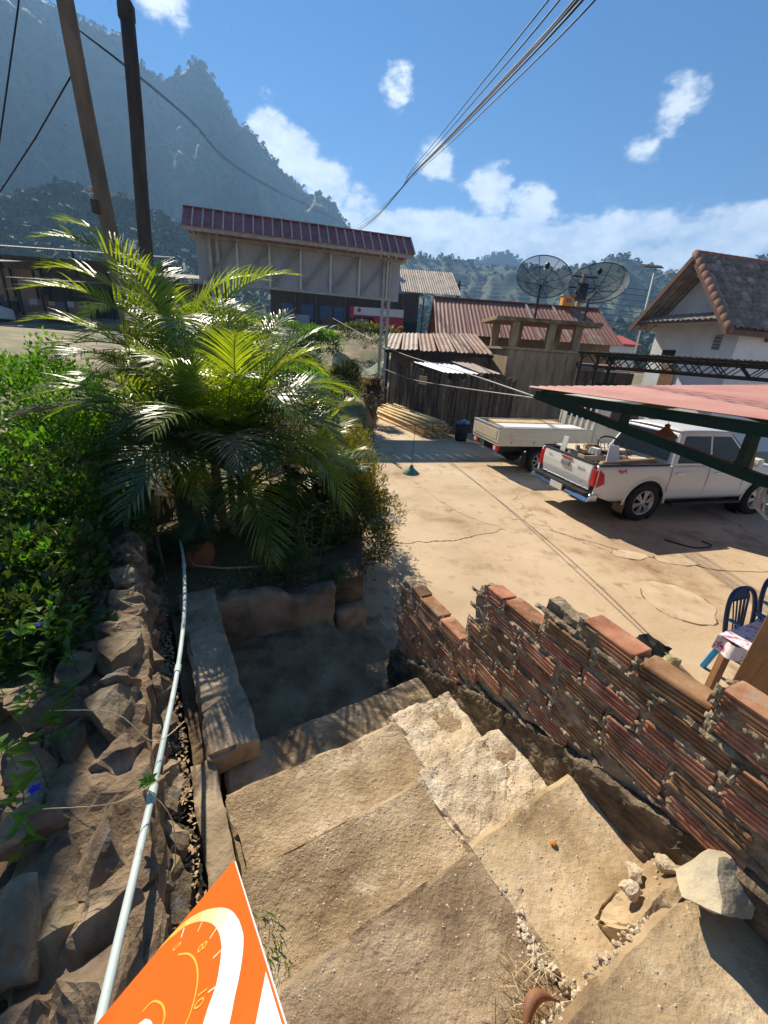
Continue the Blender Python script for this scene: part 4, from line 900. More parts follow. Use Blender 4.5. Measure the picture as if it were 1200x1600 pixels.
for a in (.25, .85, W-.3):
    m = MB(); m.beam(GP(a, .72, 6.15), GP(a, -.72, 6.15), .05, .06); m.build('cross_beam', M['steel'], gt)
# ------------------------------------------------------------ poles and wires
M['pole'] = pm('pole_wood', [(.10, .075, .055), (.17, .13, .095), (.23, .18, .135)], 5, rough=.9, bump=.5, bscale=20, stretch=(1, 1, .25))
M['pole_dk'] = pm('pole_dark', [(.045, .04, .038), (.075, .065, .06), (.10, .09, .08)], 5, rough=.9, bump=.5, bscale=20, stretch=(1, 1, .25))
M['wire'] = pm('wire', [(.012, .012, .014)], rough=.6, bump=0)
M['fitting'] = pm('fitting', [(.62, .60, .52)], rough=.5, bump=0)
def pole(label, a, b, r0, r1, mat, fit=True):
    a, b = Vector(a), Vector(b); th = thing('utility_pole', label, 'pole', a, 'utility poles')
    MB().tube([a.lerp(b, t)+Vector((.015*math.sin(t*9), 0, 0)) for t in [i/10 for i in range(11)]], lambda t: r0*(1-t)+r1*t, 12).build('shaft', mat, th, smooth=True)
    if fit:
        for t in (.46, .47): MB().lathe([(.0, -.02), (.03, -.015), (.035, .02), (.0, .04)], a.lerp(b, t)+Vector((-.13, -.06, 0)), (.2, -.3, 1), 8).build('insulator', M['fitting'], th)
        MB().box(a.lerp(b, .44)+Vector((-.06, -.13, 0)), (.07, .09, .16)).build('bracket', M['pole_dk'], th)
        m = MB(); m.tube([a.lerp(b, .80)+Vector((.12, -.1, .0)), a.lerp(b, .79)+Vector((.34, -.1, -.10)), a.lerp(b, .84)+Vector((.5, -.1, .05)), a.lerp(b, .97)+Vector((.42, -.1, .3))], .008, 5); m.build('cable_loop', M['wire'], th, smooth=True)
    else: MB().lathe([(r1*1.02, -.12), (r1*1.18, -.1), (r1*1.18, .05), (r1*.7, .12)], b, (b-a), 12).build('cap', mat, th)
    return th
pole('leaning brown wooden utility pole carrying cables', (-4.15, 7, 1.2), (-4.50, 7, 8.6), .115, .09, M['pole'])
pole('dark bare post with a cut top beside the leaning utility pole', (-4.48, 8, 1.2), (-4.17, 8, 7.1), .115, .095, M['pole_dk'], False)
def wires(label, pts, n, r, spread, seed, group=None):
    rnd = random.Random(seed)
    for k in range(n):
        P = []
        off = Vector((rnd.uniform(-1, 1), 0, rnd.uniform(-1, 1)))
        for i, (p, s) in enumerate(pts): P.append(Vector(p)+off*s*spread)
        o = MB().tube(smoothpts(P, 6), r, 5, False).build('overhead_cable', M['wire'], smooth=True, fix=False); tag(o, label, 'cable', group)
wires('black cable of the bundle crossing the sky and pinched together above the gate', [((1.46, 3.4, 5.55), 1), ((1.46, 5.5, 6.07), 1), ((1.22, 9, 6.88), 1.0), ((.80, 13, 7.68), .85), ((.1, 18, 8.55), .5), ((-.29, 22, 9.29), .12), ((-2.21, 36, 11.6), 1.1), ((-4.67, 50, 13.89), 1.6), ((-9, 75, 18), 1.5)], 9, .0085, .18, 4, 'cable bundle over the yard')
wires('thin cable sloping down from the leaning pole past the mountain', [((-4.31, 7, 6.37), 0), ((-4.79, 9, 6.89), .3), ((-5.62, 13, 7.83), .5), ((-7.22, 25, 9.95), 1), ((-6.8, 60, 16.22), 2)], 2, .008, .12, 5, 'cables from the leaning pole')
for k, (p, q) in enumerate([((-4.48, 7, 8.3), (-5.9, 7, 5.75)), ((-4.46, 7, 7.8), (-5.6, 7, 5.3)), ((-4.46, 7.1, 8.0), (-6.6, 7.1, 5.9)), ((-4.4, 7, 6.0), (-6.6, 8, 4.9))]):
    o = MB().tube([Vector(p), Vector(p).lerp(Vector(q), .5)+Vector((0, 0, -.06)), Vector(p).lerp(Vector(q), 3.0)], .010, 5, False).build('overhead_cable', M['wire'], smooth=True, fix=False); tag(o, 'dark cable running from the leaning pole over the street side', 'cable', 'street side cables')
M['cord'] = pm('pale_cord', [(.38, .36, .33), (.48, .46, .42)], 20, rough=.7, bump=0)
o = MB().tube(smoothpts([(-3.44, 24, 4.1), (-.17, 15, 2.83), (1.38, 9, 2.52), (1.85, 5.6, 2.42)], 8), .010, 5, False).build('cord', M['cord'], smooth=True, fix=False); tag(o, 'pale cable strung past the gate post to the pavilion corner', 'cable')
o = MB().tube(smoothpts([(-.43, 18.5, 2.01), (.5, 14, 1.98), (1.28, 10, 2.14), (1.85, 5.6, 2.40)], 8), .008, 5, False).build('cord', M['cord'], smooth=True, fix=False); tag(o, 'lower pale cord tied between the gate post and the pavilion corner', 'cable')
# ------------------------------------------------------------ plank fence, bamboo poles
M['plank'] = pm('weathered_plank', [(.06, .045, .033), (.12, .09, .065), (.21, .16, .115)], 3.5, detail=8, rough=.92, bump=.5, bscale=22, stretch=(2.5, 2.5, .35), rand=.35)
M['plank_new'] = pm('fresh_plank', [(.36, .25, .14), (.47, .34, .20)], 4, rough=.8, bump=.2, stretch=(2, 2, .4))
fc = thing('plank_fence', 'dark weathered fence of upright wooden planks behind the parked trucks', 'fence', (1.9, 15.2, 0)); rnd = random.Random(6)
def planks(a, b, h0, h1, wd):
    a, b = Vector((*a, 0)), Vector((*b, 0)); d = (b-a); L = d.length; d.normalize(); n = Vector((-d.y, d.x, 0)); s = 0
    ang = math.atan2(d.y, d.x)
    while s < L:
        w = wd*rnd.uniform(.75, 1.2); h = h0+(h1-h0)*s/L+rnd.uniform(-.14, .12); c = a+d*(s+w/2)+n*rnd.uniform(-.02, .02)
        m = MB(); z1 = h; t = rnd.uniform(.02, .06)*(1 if rnd.random() < .5 else -1)
        p = [Vector((-w/2+.006, 0, 0)), Vector((w/2-.006, 0, 0)), Vector((w/2-.006, 0, z1-t)), Vector((-w/2+.006, 0, z1+t))]
        m.prism(p, (0, .025, 0)); me = m.mesh('plank', M['plank'])
        bm = bmesh.new(); bm.from_mesh(me); bmesh.ops.recalc_face_normals(bm, faces=bm.faces); bm.to_mesh(me); bm.free()
        put('plank', me, fc, loc=(c.x, c.y, 0), rot=(rnd.gauss(0, .015), rnd.gauss(0, .02), ang)); s += w+rnd.uniform(0, .02)
    for z in (.45, 1.6): MB().beam(a+n*.06+Vector((0, 0, z)), b+n*.06+Vector((0, 0, z)), .05, .08).build('rail', M['plank'], fc)
planks((-.1, 19.1), (1.85, 15.2), 2.3, 2.05, .20); planks((1.9, 15.15), (4.75, 16.9), 2.0, 2.1, .17)
MB().box((1.15, 16.5, 1.78), (.62, .05, .30), Matrix.Rotation(R(-63), 3, 'Z')).build('patch_board', M['plank_new'], fc)
MB().beam((1.86, 15.02, 0), (1.80, 15.05, 1.75), .07, .05).build('fence_post', pm('post_wood', [(.15, .10, .065), (.24, .17, .11)], 6, bump=.3), fc)
M['bam'] = pm('split_bamboo', [(.46, .32, .14), (.60, .43, .20), (.68, .52, .28)], 6, rough=.7, bump=.25, bscale=30, stretch=(1.5, .4, 1.5), rand=.15)
bb = thing('bamboo_bundle', 'bundle of long yellow bamboo poles stacked against the plank fence', 'bamboo bundle', (.6, 16.4, 0)); rnd = random.Random(4)
dv = Vector((1.86, -3.95, 0)).normalized(); nv_ = Vector((dv.y, -dv.x, 0))
bmsh = MB().tube([Vector((0, 0, 0)), Vector((0, 2.15, .004)), Vector((0, 4.3, 0))], lambda t: .056-.008*t, 8).mesh('bamboo_pole', M['bam'], True)
for row, cnt in enumerate((11, 10, 10, 9, 8, 6)):
    for k in range(cnt):
        c = Vector((-.28, 18.45, 0))+dv*(rnd.uniform(-.1, .15))+Vector((.955, .3, 0))*((k-cnt/2)*.106+.20)+Vector((0, 0, .058+.094*row+rnd.uniform(-.008, .008)))
        put('bamboo_pole', bmsh, bb, loc=c, rot=(rnd.gauss(0, .003), rnd.uniform(0, 6), 0) if False else (rnd.gauss(0, .004), 0, math.atan2(-dv.x, dv.y)+rnd.gauss(0, .006)))
# blue and white sheets behind the fence
M['rust'] = pm('rusty_sheet', [(.17, .085, .055), (.25, .135, .09), (.33, .20, .145)], 1.6, detail=9, rough=.75, bump=.2, stain=[(1.1, .54, .66, (.37, .31, .26), .7), (4, .58, .68, (.12, .05, .03), .6)], spec=.4)
M['rust2'] = pm('old_grey_sheet', [(.30, .235, .19), (.42, .35, .29), (.36, .22, .15)], 1.2, detail=9, rough=.75, bump=.2, stain=[(1.4, .52, .64, (.20, .095, .06), .8)], spec=.4)
M['brownroof'] = pm('brown_roof_sheet', [(.215, .085, .055), (.26, .11, .072), (.30, .14, .095)], .7, detail=8, rough=.6, bump=.12, stain=[(2.2, .62, .72, (.14, .06, .04), .5)], spec=.4)
M['tarpw'] = pm('white_sheet', [(.62, .68, .76), (.74, .78, .82)], 1.5, rough=.35, bump=.05, spec=.6)
o = corr((.75, 18.3, 2.38), (1.55, .35, .02), (1.15, -2.0, -.25), 40, .19, .018).build('roof_sheet', M['tarpw'], solid=.006); tag(o, 'shiny bluish white corrugated sheet roof behind the fence', 'roof sheet')
o = corr((2.35, 18.6, 2.50), (.9, .2, .0), (.95, -2.1, -.30), 24, .19, .02).build('roof_sheet', M['rust2'], solid=.006); tag(o, 'dull grey corrugated sheet beside the shiny white one behind the fence', 'roof sheet')
# ------------------------------------------------------------ brown roofed house
M['brownwall'] = pm('brown_wall', [(.12, .085, .06), (.20, .145, .10)], 2, rough=.9, bump=.3)
M['dark'] = pm('dark_timber', [(.022, .018, .015), (.045, .036, .03)], 3, rough=.9, bump=.2)
bh = thing('brown_roof_house', 'house with a broad brown corrugated roof behind the plank fence', 'house', (6.6, 25.5, 0))
x0, x1 = 1.96, 11.2; npan = 11
for sgn in (1, -1):
    for k in range(npan):
        a = x0+(x1-x0)*k/npan; b = x0+(x1-x0)*(k+1)/npan-.01; ye = 26-3.6*sgn
        o = corr((a, 26, 5.62), (b-a, 0, 0), (.25*(k/npan), ye-26, -1.95), 26, .21, .013).build('roof_sheet', M['rust'] if k in (9,) and sgn == 1 else M['brownroof'], bh, solid=.006)
MB().beam((x0-.05, 26, 5.66), (x1+.1, 26, 5.62), .35, .05).build('ridge_cap', M['brownroof'], bh)
MB().prism([(2.5, 23.2, 0), (2.5, 28.8, 0), (2.5, 28.8, 3.9), (2.5, 26, 5.4), (2.5, 23.2, 3.9)], (8.6, 0, 0)).build('wall', M['brownwall'], bh)
MB().box((3.4, 23.17, 2.5), (1.2, .06, 1.3)).build('window', M['dark'], bh)
MB().beam((1.95, 26, 5.52), (2.1, 22.4, 3.6), .05, .14).build('barge_board', M['dark'], bh); MB().beam((1.95, 26, 5.52), (2.1, 29.6, 3.6), .05, .14).build('barge_board', M['dark'], bh)
for xx in (7.1, 8.6): MB().beam((xx, 25.9, 5.64), (xx+.18, 22.5, 3.75), .12, .03).build('roof_strip', M['rust2'], bh)
ls = thing('lean_to_shed', 'low shed with rusty patched sheet roof next to the plank fence', 'shed', (1.8, 20.3, 0))
for k in range(6):
    a = k/6; b = (k+1)/6-.004
    A0 = Vector((-.35, 22.1, 3.5)).lerp(Vector((3.9, 22.1, 3.75)), a); A1 = Vector((-.35, 22.1, 3.5)).lerp(Vector((3.9, 22.1, 3.75)), b)
    B0_ = Vector((-.55, 18.6, 2.78)).lerp(Vector((4.3, 19.0, 2.86)), a)
    corr(A0+Vector((0, 0, .015*(k % 2))), A1-A0, B0_-A0, 22, .2, .02).build('roof_sheet', M['rust2'] if k < 2 else M['rust'], ls, solid=.006)
MB().box((2.0, 21.9, 1.7), (4.4, .12, 3.4)).build('back_wall', M['brownwall'], ls)
MB().box((3.3, 19.3, 1.3), (1.5, .08, 2.6)).build('side_board', M['brownwall'], ls)
for xx in (-.3, 1.2, 2.5, 4.1): MB().beam((xx, 19.0, 0), (xx, 19.0, 2.78), .1, .1).build('post', M['dark'], ls)
MB().beam((-.45, 18.85, 2.72), (4.25, 19.05, 2.78), .08, .12).build('eave_beam', M['dark'], ls)
# ------------------------------------------------------------ concrete tower with satellite dishes
M['stainedcon'] = pm('stained_concrete', [(.23, .165, .10), (.36, .27, .17), (.46, .36, .24)], 2.5, detail=9, rough=.92, bump=.4, bscale=18, stretch=(2.2, 2.2, .28), stain=[(3, .54, .66, (.14, .10, .065), .65)])
tw = thing('water_tower', 'squat stained concrete tower with open columns under a flat slab', 'tower', (6.3, 19.8, 0))
R12 = Matrix.Rotation(R(4), 3, 'Z')
MB().prism([(4.72, 18.45, -.05), (7.70, 18.62, -.05), (7.55, 21.0, -.05), (4.3, 20.7, -.05)], (0, 0, 3.17)).build('tank_wall', M['stainedcon'], tw, bevel=.03)
MB().prism([(4.62, 18.36, 3.12), (7.84, 18.54, 3.12), (7.7, 21.1, 3.12), (4.2, 20.8, 3.12)], (0, 0, .10)).build('band', M['stainedcon'], tw)
for (x, y) in [(4.85, 18.6), (5.55, 20.6), (6.35, 18.62), (7.5, 18.75), (7.35, 20.7), (4.5, 20.5), (7.0, 18.72)][:6]:
    MB().beam((x, y, 3.2), (x, y, 4.2), .30, .30).build('column', M['stainedcon'], tw, bevel=.015)
MB().prism([(3.95, 18.15, 4.18), (8.3, 18.35, 4.18), (8.2, 21.3, 4.18), (3.9, 21.1, 4.18)], (0, 0, .15)).build('roof_slab', M['darkcon'], tw, bevel=.02)
M['dishmesh'] = pm('dish_mesh', [(.03, .03, .032)], rough=.6, bump=0, alpha=.52)
M['dishframe'] = pm('dish_frame', [(.02, .02, .022), (.035, .035, .036)], rough=.5, bump=0)
def dish(label, c, ax, rad, foot, roll):
    th = thing('satellite_dish', label, 'satellite dish', foot, 'mesh satellite dishes on the tower'); c = Vector(c); ax = Vector(ax).normalized(); x, y = frame(ax)
    f = .40*rad*2; par = lambda r: r*r/(4*f)
    m = MB(); m.grid(lambda a, b: c+ax*par(rad*b)+(x*math.cos(a*2*math.pi)+y*math.sin(a*2*math.pi))*rad*max(b, .02), 40, 6); m.build('mesh_panel', M['dishmesh'], th, smooth=True, fix=False)
    for rr, tk in ((rad, .018), (rad*.62, .010), (rad*.18, .014)):
        m = MB(); m.tube([c+ax*par(rr)+(x*math.cos(a)+y*math.sin(a))*rr for a in [2*math.pi*k/40 for k in range(41)]], tk, 6, False); m.build('ring', M['dishframe'], th, smooth=True)
    for k in range(8):
        a = k*math.pi/4+roll; m = MB(); m.tube([c+ax*(par(rad*t)-.012)+(x*math.cos(a)+y*math.sin(a))*rad*t for t in (.05, .3, .55, .8, 1)], .013, 5); m.build('rib', M['dishframe'], th)
    fo = c+ax*f
    for k in range(3):
        a = k*2*math.pi/3+.5; m = MB(); m.tube([c+ax*par(rad*.75)+(x*math.cos(a)+y*math.sin(a))*rad*.75, fo], .007, 5); m.build('feed_arm', M['dishframe'], th)
    MB().lathe([(.05, -.14), (.09, -.1), (.09, .02), (.04, .08)], fo, ax, 10).build('feed_horn', M['dishframe'], th)
    MB().tube([Vector(foot), Vector((foot[0], foot[1], c.z-.35)), c-ax*.05], .045, 8).build('mast', M['dishframe'], th)
dish('mesh satellite dish above the middle of the tower slab', (5.68, 18.9, 5.66), (-.10, -.78, .62), 1.06, (5.7, 19.0, 4.33), .2)
dish('mesh satellite dish tilted to one side at the end of the tower slab', (7.95, 18.9, 5.55), (-.34, -.66, .67), 1.10, (7.75, 19.0, 4.33), .5)
o = thing('roof_tank', 'small orange box standing on the brown roof ridge', 'box', (9.4, 25.95, 5.6)); MB().box((9.4, 25.95, 5.88), (.62, .5, .5)).build('body', pm('orange_box', [(.62, .28, .03), (.72, .36, .05)], 3, rough=.6, bump=.05), o, bevel=.02); MB().box((9.4, 25.95, 6.16), (.72, .6, .06)).build('lid', M['steel'], o); MB().box((9.4, 25.68, 5.9), (.3, .02, .22)).build('panel', M['redsheet'], o)
pl2 = thing('utility_pole', 'concrete pole with a transformer behind the satellite dishes', 'pole', (12.0, 31, 0)); MB().tube([(12.0, 31, 0), (12.0, 31, 8.1)], lambda t: .2-.06*t, 10).build('shaft', M['stainedcon'], pl2, smooth=True); MB().lathe([(.3, -.5), (.36, -.45), (.36, .45), (.3, .5)], (11.9, 30.6, 7.0), n=12).build('transformer', M['dark'], pl2, smooth=True)
for z in (7.95, 7.3): MB().beam((11.2, 31, z), (12.9, 31, z), .09, .09).build('crossarm', M['dark'], pl2)
pl3 = thing('utility_pole', 'far thin utility pole among the cables behind the brown roof', 'pole', (5.9, 48, 4)); MB().tube([(5.9, 48, 0), (6.1, 48, 9.6)], .13, 8).build('shaft', M['pole_dk'], pl3); MB().beam((5.3, 48, 9.2), (6.8, 48, 9.2), .1, .1).build('crossarm', M['pole_dk'], pl3)
for k in range(7):
    z = 7.6+.33*k; o = MB().tube(smoothpts([(-6, 50, z+1.4), (6, 48, z), (12, 31, 5.6+.32*k), (19, 22, 4.6+.25*k), (30, 12, 5.5+.2*k)], 6), .014, 4, False).build('overhead_cable', M['wire'], fix=False); tag(o, 'thin dark cable stretched behind the satellite dishes across the green hills', 'cable', 'cables behind the dishes')
# ------------------------------------------------------------ tiled house
M['whitewall'] = pm('white_wall', [(.72, .73, .74), (.80, .81, .82), (.84, .85, .86)], 1.5, rough=.9, bump=.12, stain=[(1.2, .58, .72, (.50, .49, .46), .6)])
M['tile'] = pm('roof_tile', [(.20, .145, .11), (.33, .245, .19), (.46, .36, .29)], 3.5, detail=8, rough=.85, bump=.3, bscale=18, rand=.30, stain=[(5, .57, .67, (.10, .09, .08), .6)])
M['capred'] = pm('hip_tile', [(.23, .115, .085), (.33, .18, .135)], 5, rough=.8, bump=.25, rand=.15)
M['asb'] = pm('grey_fibre_sheet', [(.30, .275, .235), (.40, .37, .32), (.47, .44, .39)], 3, rough=.9, bump=.2, stain=[(3, .55, .66, (.16, .14, .11), .7)])
M['fascia'] = pm('brown_fascia', [(.15, .09, .07), (.21, .13, .10)], 4, rough=.8, bump=.1)
th = thing('tiled_roof_house', 'white house with a steep brown tiled gable roof', 'house', (12.5, 17.5, 0))
AP = Vector((10.24, 17.0, 6.57)); RD = Vector((.970, .243, 0)); PD = Vector((-.243, .970, 0)); HWd, DR = 2.12, 2.42
def HP(r, p, z): return Vector((AP.x, AP.y, 0))+RD*r+PD*p+Vector((0, 0, z))
slope = Vector((-PD.x*HWd, -PD.y*HWd, -DR)); SL = slope.length; sd = slope/SL; nrm = RD.cross(sd); nrm = nrm if nrm.z > 0 else -nrm
tw_, tl = .30, .395; rnd = random.Random(13)
tm = MB(); nn = 8
def tfn(a, b):
    x = (a-.5)*(tw_-.015); return Vector((x, -b*(tl+.05), .10*math.cos((a-.5)*math.pi)+.045*b-.02))
tm.grid(tfn, nn, 1); o0 = len(tm.v); tm.add([tfn(i/nn, 1)-Vector((0, 0, .03)) for i in range(nn+1)], []); tm.f += [(i*2+1, (i+1)*2+1, o0+i+1, o0+i) for i in range(nn)]
TM = tm.mesh('roof_tile', M['tile'])
rotm = Matrix((RD, -sd, nrm)).transposed()
cols_, rows_ = 23, 8
for i in range(cols_):
    for j in range(rows_):
        c = AP+RD*(.22+tw_*i)+sd*(tl*j-.02)+nrm*.03
        o = put('roof_tile', TM, th, loc=c); o.rotation_euler = (rotm @ Matrix.Rotation(rnd.gauss(0, .012), 3, 'Z')).to_euler()
MB().prism([AP+nrm*-.02, AP+RD*7.2+nrm*-.02, AP+RD*7.2+sd*SL+nrm*-.02, AP+sd*SL+nrm*-.02], nrm*-.05).build('roof_deck', M['fascia'], th)
s2 = Vector((PD.x*HWd, PD.y*HWd, -DR*.96)); n2 = s2.cross(RD).normalized()
corr(AP+Vector((0, 0, .02)), RD*7.2, s2, 90, .285, .04).build('rear_roof', M['tile'], th, solid=.05)
capm = MB().lathe([(.10, 0), (.115, .02), (.105, .34), (.09, .36)], (0, 0, 0), (0, 1, 0), 10).mesh('cap_tile', M['capred'], True)
for j in range(11):
    c = AP+sd*(SL*j/10.6-.05)+RD*.06+nrm*.05; Q = Matrix((RD, sd, RD.cross(sd))).transposed(); put('verge_tile', capm, th, loc=c, rot=Q.to_euler())
for j in range(21):
    c = AP+RD*(.34*j)+Vector((0, 0, .05)); Q = Matrix((RD.cross(Vector((0, 0, 1))), RD, Vector((0, 0, 1)))).transposed(); put('ridge_tile', capm, th, loc=c, rot=Q.to_euler())
e1_ = AP+sd*SL; e2_ = AP+s2
MB().beam(AP+Vector((0, 0, -.10)), e2_+Vector((0, 0, -.08)), .06, .16).build('barge_board', M['fascia'], th)
MB().beam(AP+Vector((0, 0, -.12))+RD*.03, e1_+Vector((0, 0, -.12))+RD*.03, .05, .14).build('barge_board', M['fascia'], th)
MB().beam(e1_+Vector((0, 0, -.08)), e1_+RD*7.2+Vector((0, 0, -.08)), .05, .16).build('eave_board', M['fascia'], th)
gw = 1.05
MB().prism([HP(gw, -1.78, 0), HP(gw, 1.78, 0), HP(gw, 1.78, 4.45), HP(gw, 0, 6.38), HP(gw, -1.78, 4.40)], RD*.15).build('gable_wall', M['whitewall'], th)
MB().prism([HP(gw+.15, -1.78, 0), HP(7, -1.78, 0), HP(7, -1.78, 4.35), HP(gw+.15, -1.78, 4.35)], PD*.15).build('front_wall', M['whitewall'], th)
MB().prism([HP(gw+.15, 1.63, 0), HP(7, 1.63, 0), HP(7, 1.63, 4.35), HP(gw+.15, 1.63, 4.35)], PD*.15).build('rear_wall', M['whitewall'], th)
corr(HP(gw-.05, -1.72, 4.78), PD*3.5, -RD*.98+Vector((0, 0, -.30)), 60, .22, .028).build('awning', M['asb'], th, solid=.008)
MB().beam(HP(.08, -1.78, 4.42), HP(.08, 1.85, 4.42), .06, .12).build('awning_board', M['fascia'], th)
MB().beam(HP(.35, -.02, 5.95), HP(.2, -1.05, 5.55), .03, .05).build('tie', M['steel'], th)
w = MB().prism([HP(gw-.03, -1.22, 3.55), HP(gw-.03, -.92, 3.55), HP(gw-.03, -.92, 4.05), HP(gw-.03, -1.22, 4.05)], RD*.05).build('window', M['steel'], th)
for k in range(4): MB().beam(HP(gw-.05, -1.2, 3.61+.11*k), HP(gw-.05, -.94, 3.61+.11*k), .03, .02).build('slat', M['dark'], w)
MB().prism([HP(gw-.04, .25, 0.9), HP(gw-.04, .95, .9), HP(gw-.04, .95, 2.95), HP(gw-.04, .25, 2.95)], RD*.05).build('door', pm('brown_door', [(.20, .11, .06), (.30, .18, .10)], 4, rough=.6, bump=.1), th)
MB().prism([HP(gw-.04, .55, 3.05), HP(gw-.04, 1.15, 3.05), HP(gw-.04, 1.15, 3.5), HP(gw-.04, .55, 3.5)], RD*.05).build('window', M['dark'], th)
MB().box(HP(2.4, -1.81, 4.05), (.42, .06, .32), Matrix.Rotation(math.atan2(RD.y, RD.x), 3, 'Z')).build('vent', M['fascia'], th)
# carport in front of the white house
M['greysheet'] = pm('grey_sheet', [(.10, .10, .095), (.16, .155, .145)], 2, rough=.7, bump=.1)
cp = thing('carport', 'dark open carport with a flat corrugated roof on steel trusses', 'carport', (9, 14, 0))
ca, cb = Vector((5.75, 14.1, 0)), Vector((10.4, 10.0, 0)); cd = (cb-ca).normalized(); cn = Vector((-cd.y, cd.x, 0)); L = (cb-ca).length
for k in range(6):
    corr(ca+cd*(L*k/6)+Vector((0, 0, 3.17)), cd*(L/6-.01), cn*3.6+Vector((0, 0, -.10)), 24, .13, .015).build('roof_sheet', M['greysheet'], cp, solid=.006)
for n_ in (.15, 1.8, 3.4):
    a, b = ca+cn*n_, cb+cn*n_; zt_ = 3.12-.03*n_
    MB().beam(a+Vector((0, 0, zt_)), b+Vector((0, 0, zt_)), .05, .06).build('truss_chord', M['dark'], cp); MB().beam(a+Vector((0, 0, zt_-.36)), b+Vector((0, 0, zt_-.36)), .04, .05).build('truss_chord', M['dark'], cp)
    nq = 10
    for k in range(nq):
        p = a.lerp(b, k/nq); q = a.lerp(b, (k+.5)/nq); r_ = a.lerp(b, (k+1)/nq); m = MB(); m.beam(p+Vector((0, 0, zt_-.35)), q+Vector((0, 0, zt_-.02)), .03, .03); m.beam(q+Vector((0, 0, zt_-.02)), r_+Vector((0, 0, zt_-.35)), .03, .03); m.build('truss_web', M['dark'], cp)
    for t in (0.02, .98): MB().beam(a.lerp(b, t), a.lerp(b, t)+Vector((0, 0, zt_)), .09, .09).build('post', M['dark'], cp)
ws = thing('wooden_shed', 'dark brown plank shed beside the concrete tower', 'shed', (8.8, 18.6, 0))
for k in range(12): MB().box((7.85+.2*k, 18.3+.02*k, 1.25), (.19, .04+.01*(k % 2), 2.5)).build('plank', M['plank'] if k % 3 else M['brownwall'], ws)
MB().prism([(7.7, 18.1, 2.55), (10.4, 18.3, 2.55), (10.4, 20.2, 2.75), (7.7, 20.0, 2.75)], (0, 0, .03)).build('roof', M['rust'], ws); MB().box((9.0, 18.25, 1.1), (.9, .08, 1.9)).build('door', M['dark'], ws)
rh = thing('red_roof_house', 'small white house with a red roof below the green hill', 'house', (17.3, 36, 0))
MB().box((17.3, 37, 2.0), (3.4, 3, 4.2)).build('wall', M['whitewall'], rh); MB().prism([(15.2, 35.2, 4.15), (19.3, 35.2, 4.15), (19.3, 38.8, 4.9), (15.2, 38.8, 4.9)], (0, 0, .12)).build('roof', pm('red_roof', [(.36, .06, .05), (.45, .09, .07)], 2, bump=.1), rh); MB().box((17.2, 35.45, 3.1), (.8, .1, .9)).build('window', M['dark'], rh); MB().box((16.9, 36, 5.0), (.5, .4, .7)).build('chimney', M['dark'], rh)
sl_ = thing('solar_street_lamp', 'slim white street lamp with a small solar panel beside the tiled roof', 'street lamp', (13.2, 24.4, 0))
MB().tube([(13.2, 24.4, 0), (12.95, 24.4, 7.5)], lambda t: .06-.025*t, 8).build('mast', M['fitting'], sl_, smooth=True); MB().prism([(12.3, 24.2, 7.45), (13.2, 24.1, 7.42), (13.35, 24.7, 7.62), (12.45, 24.8, 7.65)], (0, 0, .05)).build('solar_panel', M['dark'], sl_); MB().beam((12.97, 24.4, 7.0), (13.55, 24.3, 7.3), .04, .04).build('arm', M['fitting'], sl_); MB().beam((13.5, 24.3, 7.28), (14.0, 24.2, 7.42), .16, .06).build('lamp_head', M['fitting'], sl_)
# ------------------------------------------------------------ shops across the street
M['wood_shop'] = pm('shop_timber', [(.05, .04, .032), (.10, .075, .055)], 2, rough=.9, bump=.1)
M['red'] = pm('red_paint', [(.40, .02, .03), (.48, .03, .04)], 3, rough=.5, bump=0)
M['signw'] = pm('sign_white', [(.62, .60, .58), (.70, .68, .66)], 2, rough=.5, bump=0)
M['bluew'] = pm('blue_shutter', [(.04, .08, .15), (.07, .13, .22)], 2, rough=.6, bump=.1)
sh = thing('shop_house', 'timber shop house with a rust streaked grey roof across the street', 'shop', (1, 42, 4))
MB().prism([(-11.5, 41, 3), (1.8, 41, 3), (1.8, 46, 3), (-11.5, 46, 3)], (0, 0, 4.3)).build('wall', M['wood_shop'], sh)
for k in range(6): corr((-.3+.86*k, 44.6, 9.75), (.85, 0, .0), (.55, -4.2, -2.35), 18, .2, .03).build('roof_sheet', M['rust2'], sh, solid=.02)
for k in range(8): corr((-11.8+1.42*k, 45.0, 8.2), (1.41, 0, 0), (0, -4.8, -1.2), 18, .25, .03).build('roof_sheet', M['rust'] if k % 3 else M['rust2'], sh, solid=.02)
MB().prism([(-.2, 41.6, 7.3), (2.3, 41.3, 7.3), (-.2, 42.6, 8.95)], (0, .2, 0)).build('gable', M['panelgrey'], sh)
for xx in (-10, -8.2, -6.5, -5.2): MB().box((xx, 40.96, 5.3), (1.1, .06, 1.2)).build('shutter', M['bluew'], sh)
for xx in (-9.2, -7.3, -4.7, -2.2, .4, 2.2): MB().beam((xx, 40.6, 3.2), (xx, 40.6, 7.0), .14, .14).build('post', M['plank'], sh)
for xx, cc in ((-3.2, 'panelgrey'), (-8.6, 'panelgrey'), (-6.2, 'brownwall'), (1.2, 'dark')): MB().box((xx, 40.95, 4.3), (1.2, .08, 1.5)).build('stall_front', M[cc], sh)
sg = thing('shop_sign', 'white and red shop banner across the street with a red panel below', 'sign', (-1.8, 40, 4)); MB().box((-1.8, 39.9, 5.62), (4.6, .08, .62)).build('banner', M['signw'], sg); MB().box((-4.05, 39.84, 5.5), (.35, .05, .95)).build('end_panel', M['red'], sg); MB().box((-1.8, 39.85, 5.22), (4.6, .06, .12)).build('red_line', M['red'], sg); MB().box((-.75, 39.86, 4.55), (2.6, .08, 1.25)).build('red_panel', M['red'], sg)
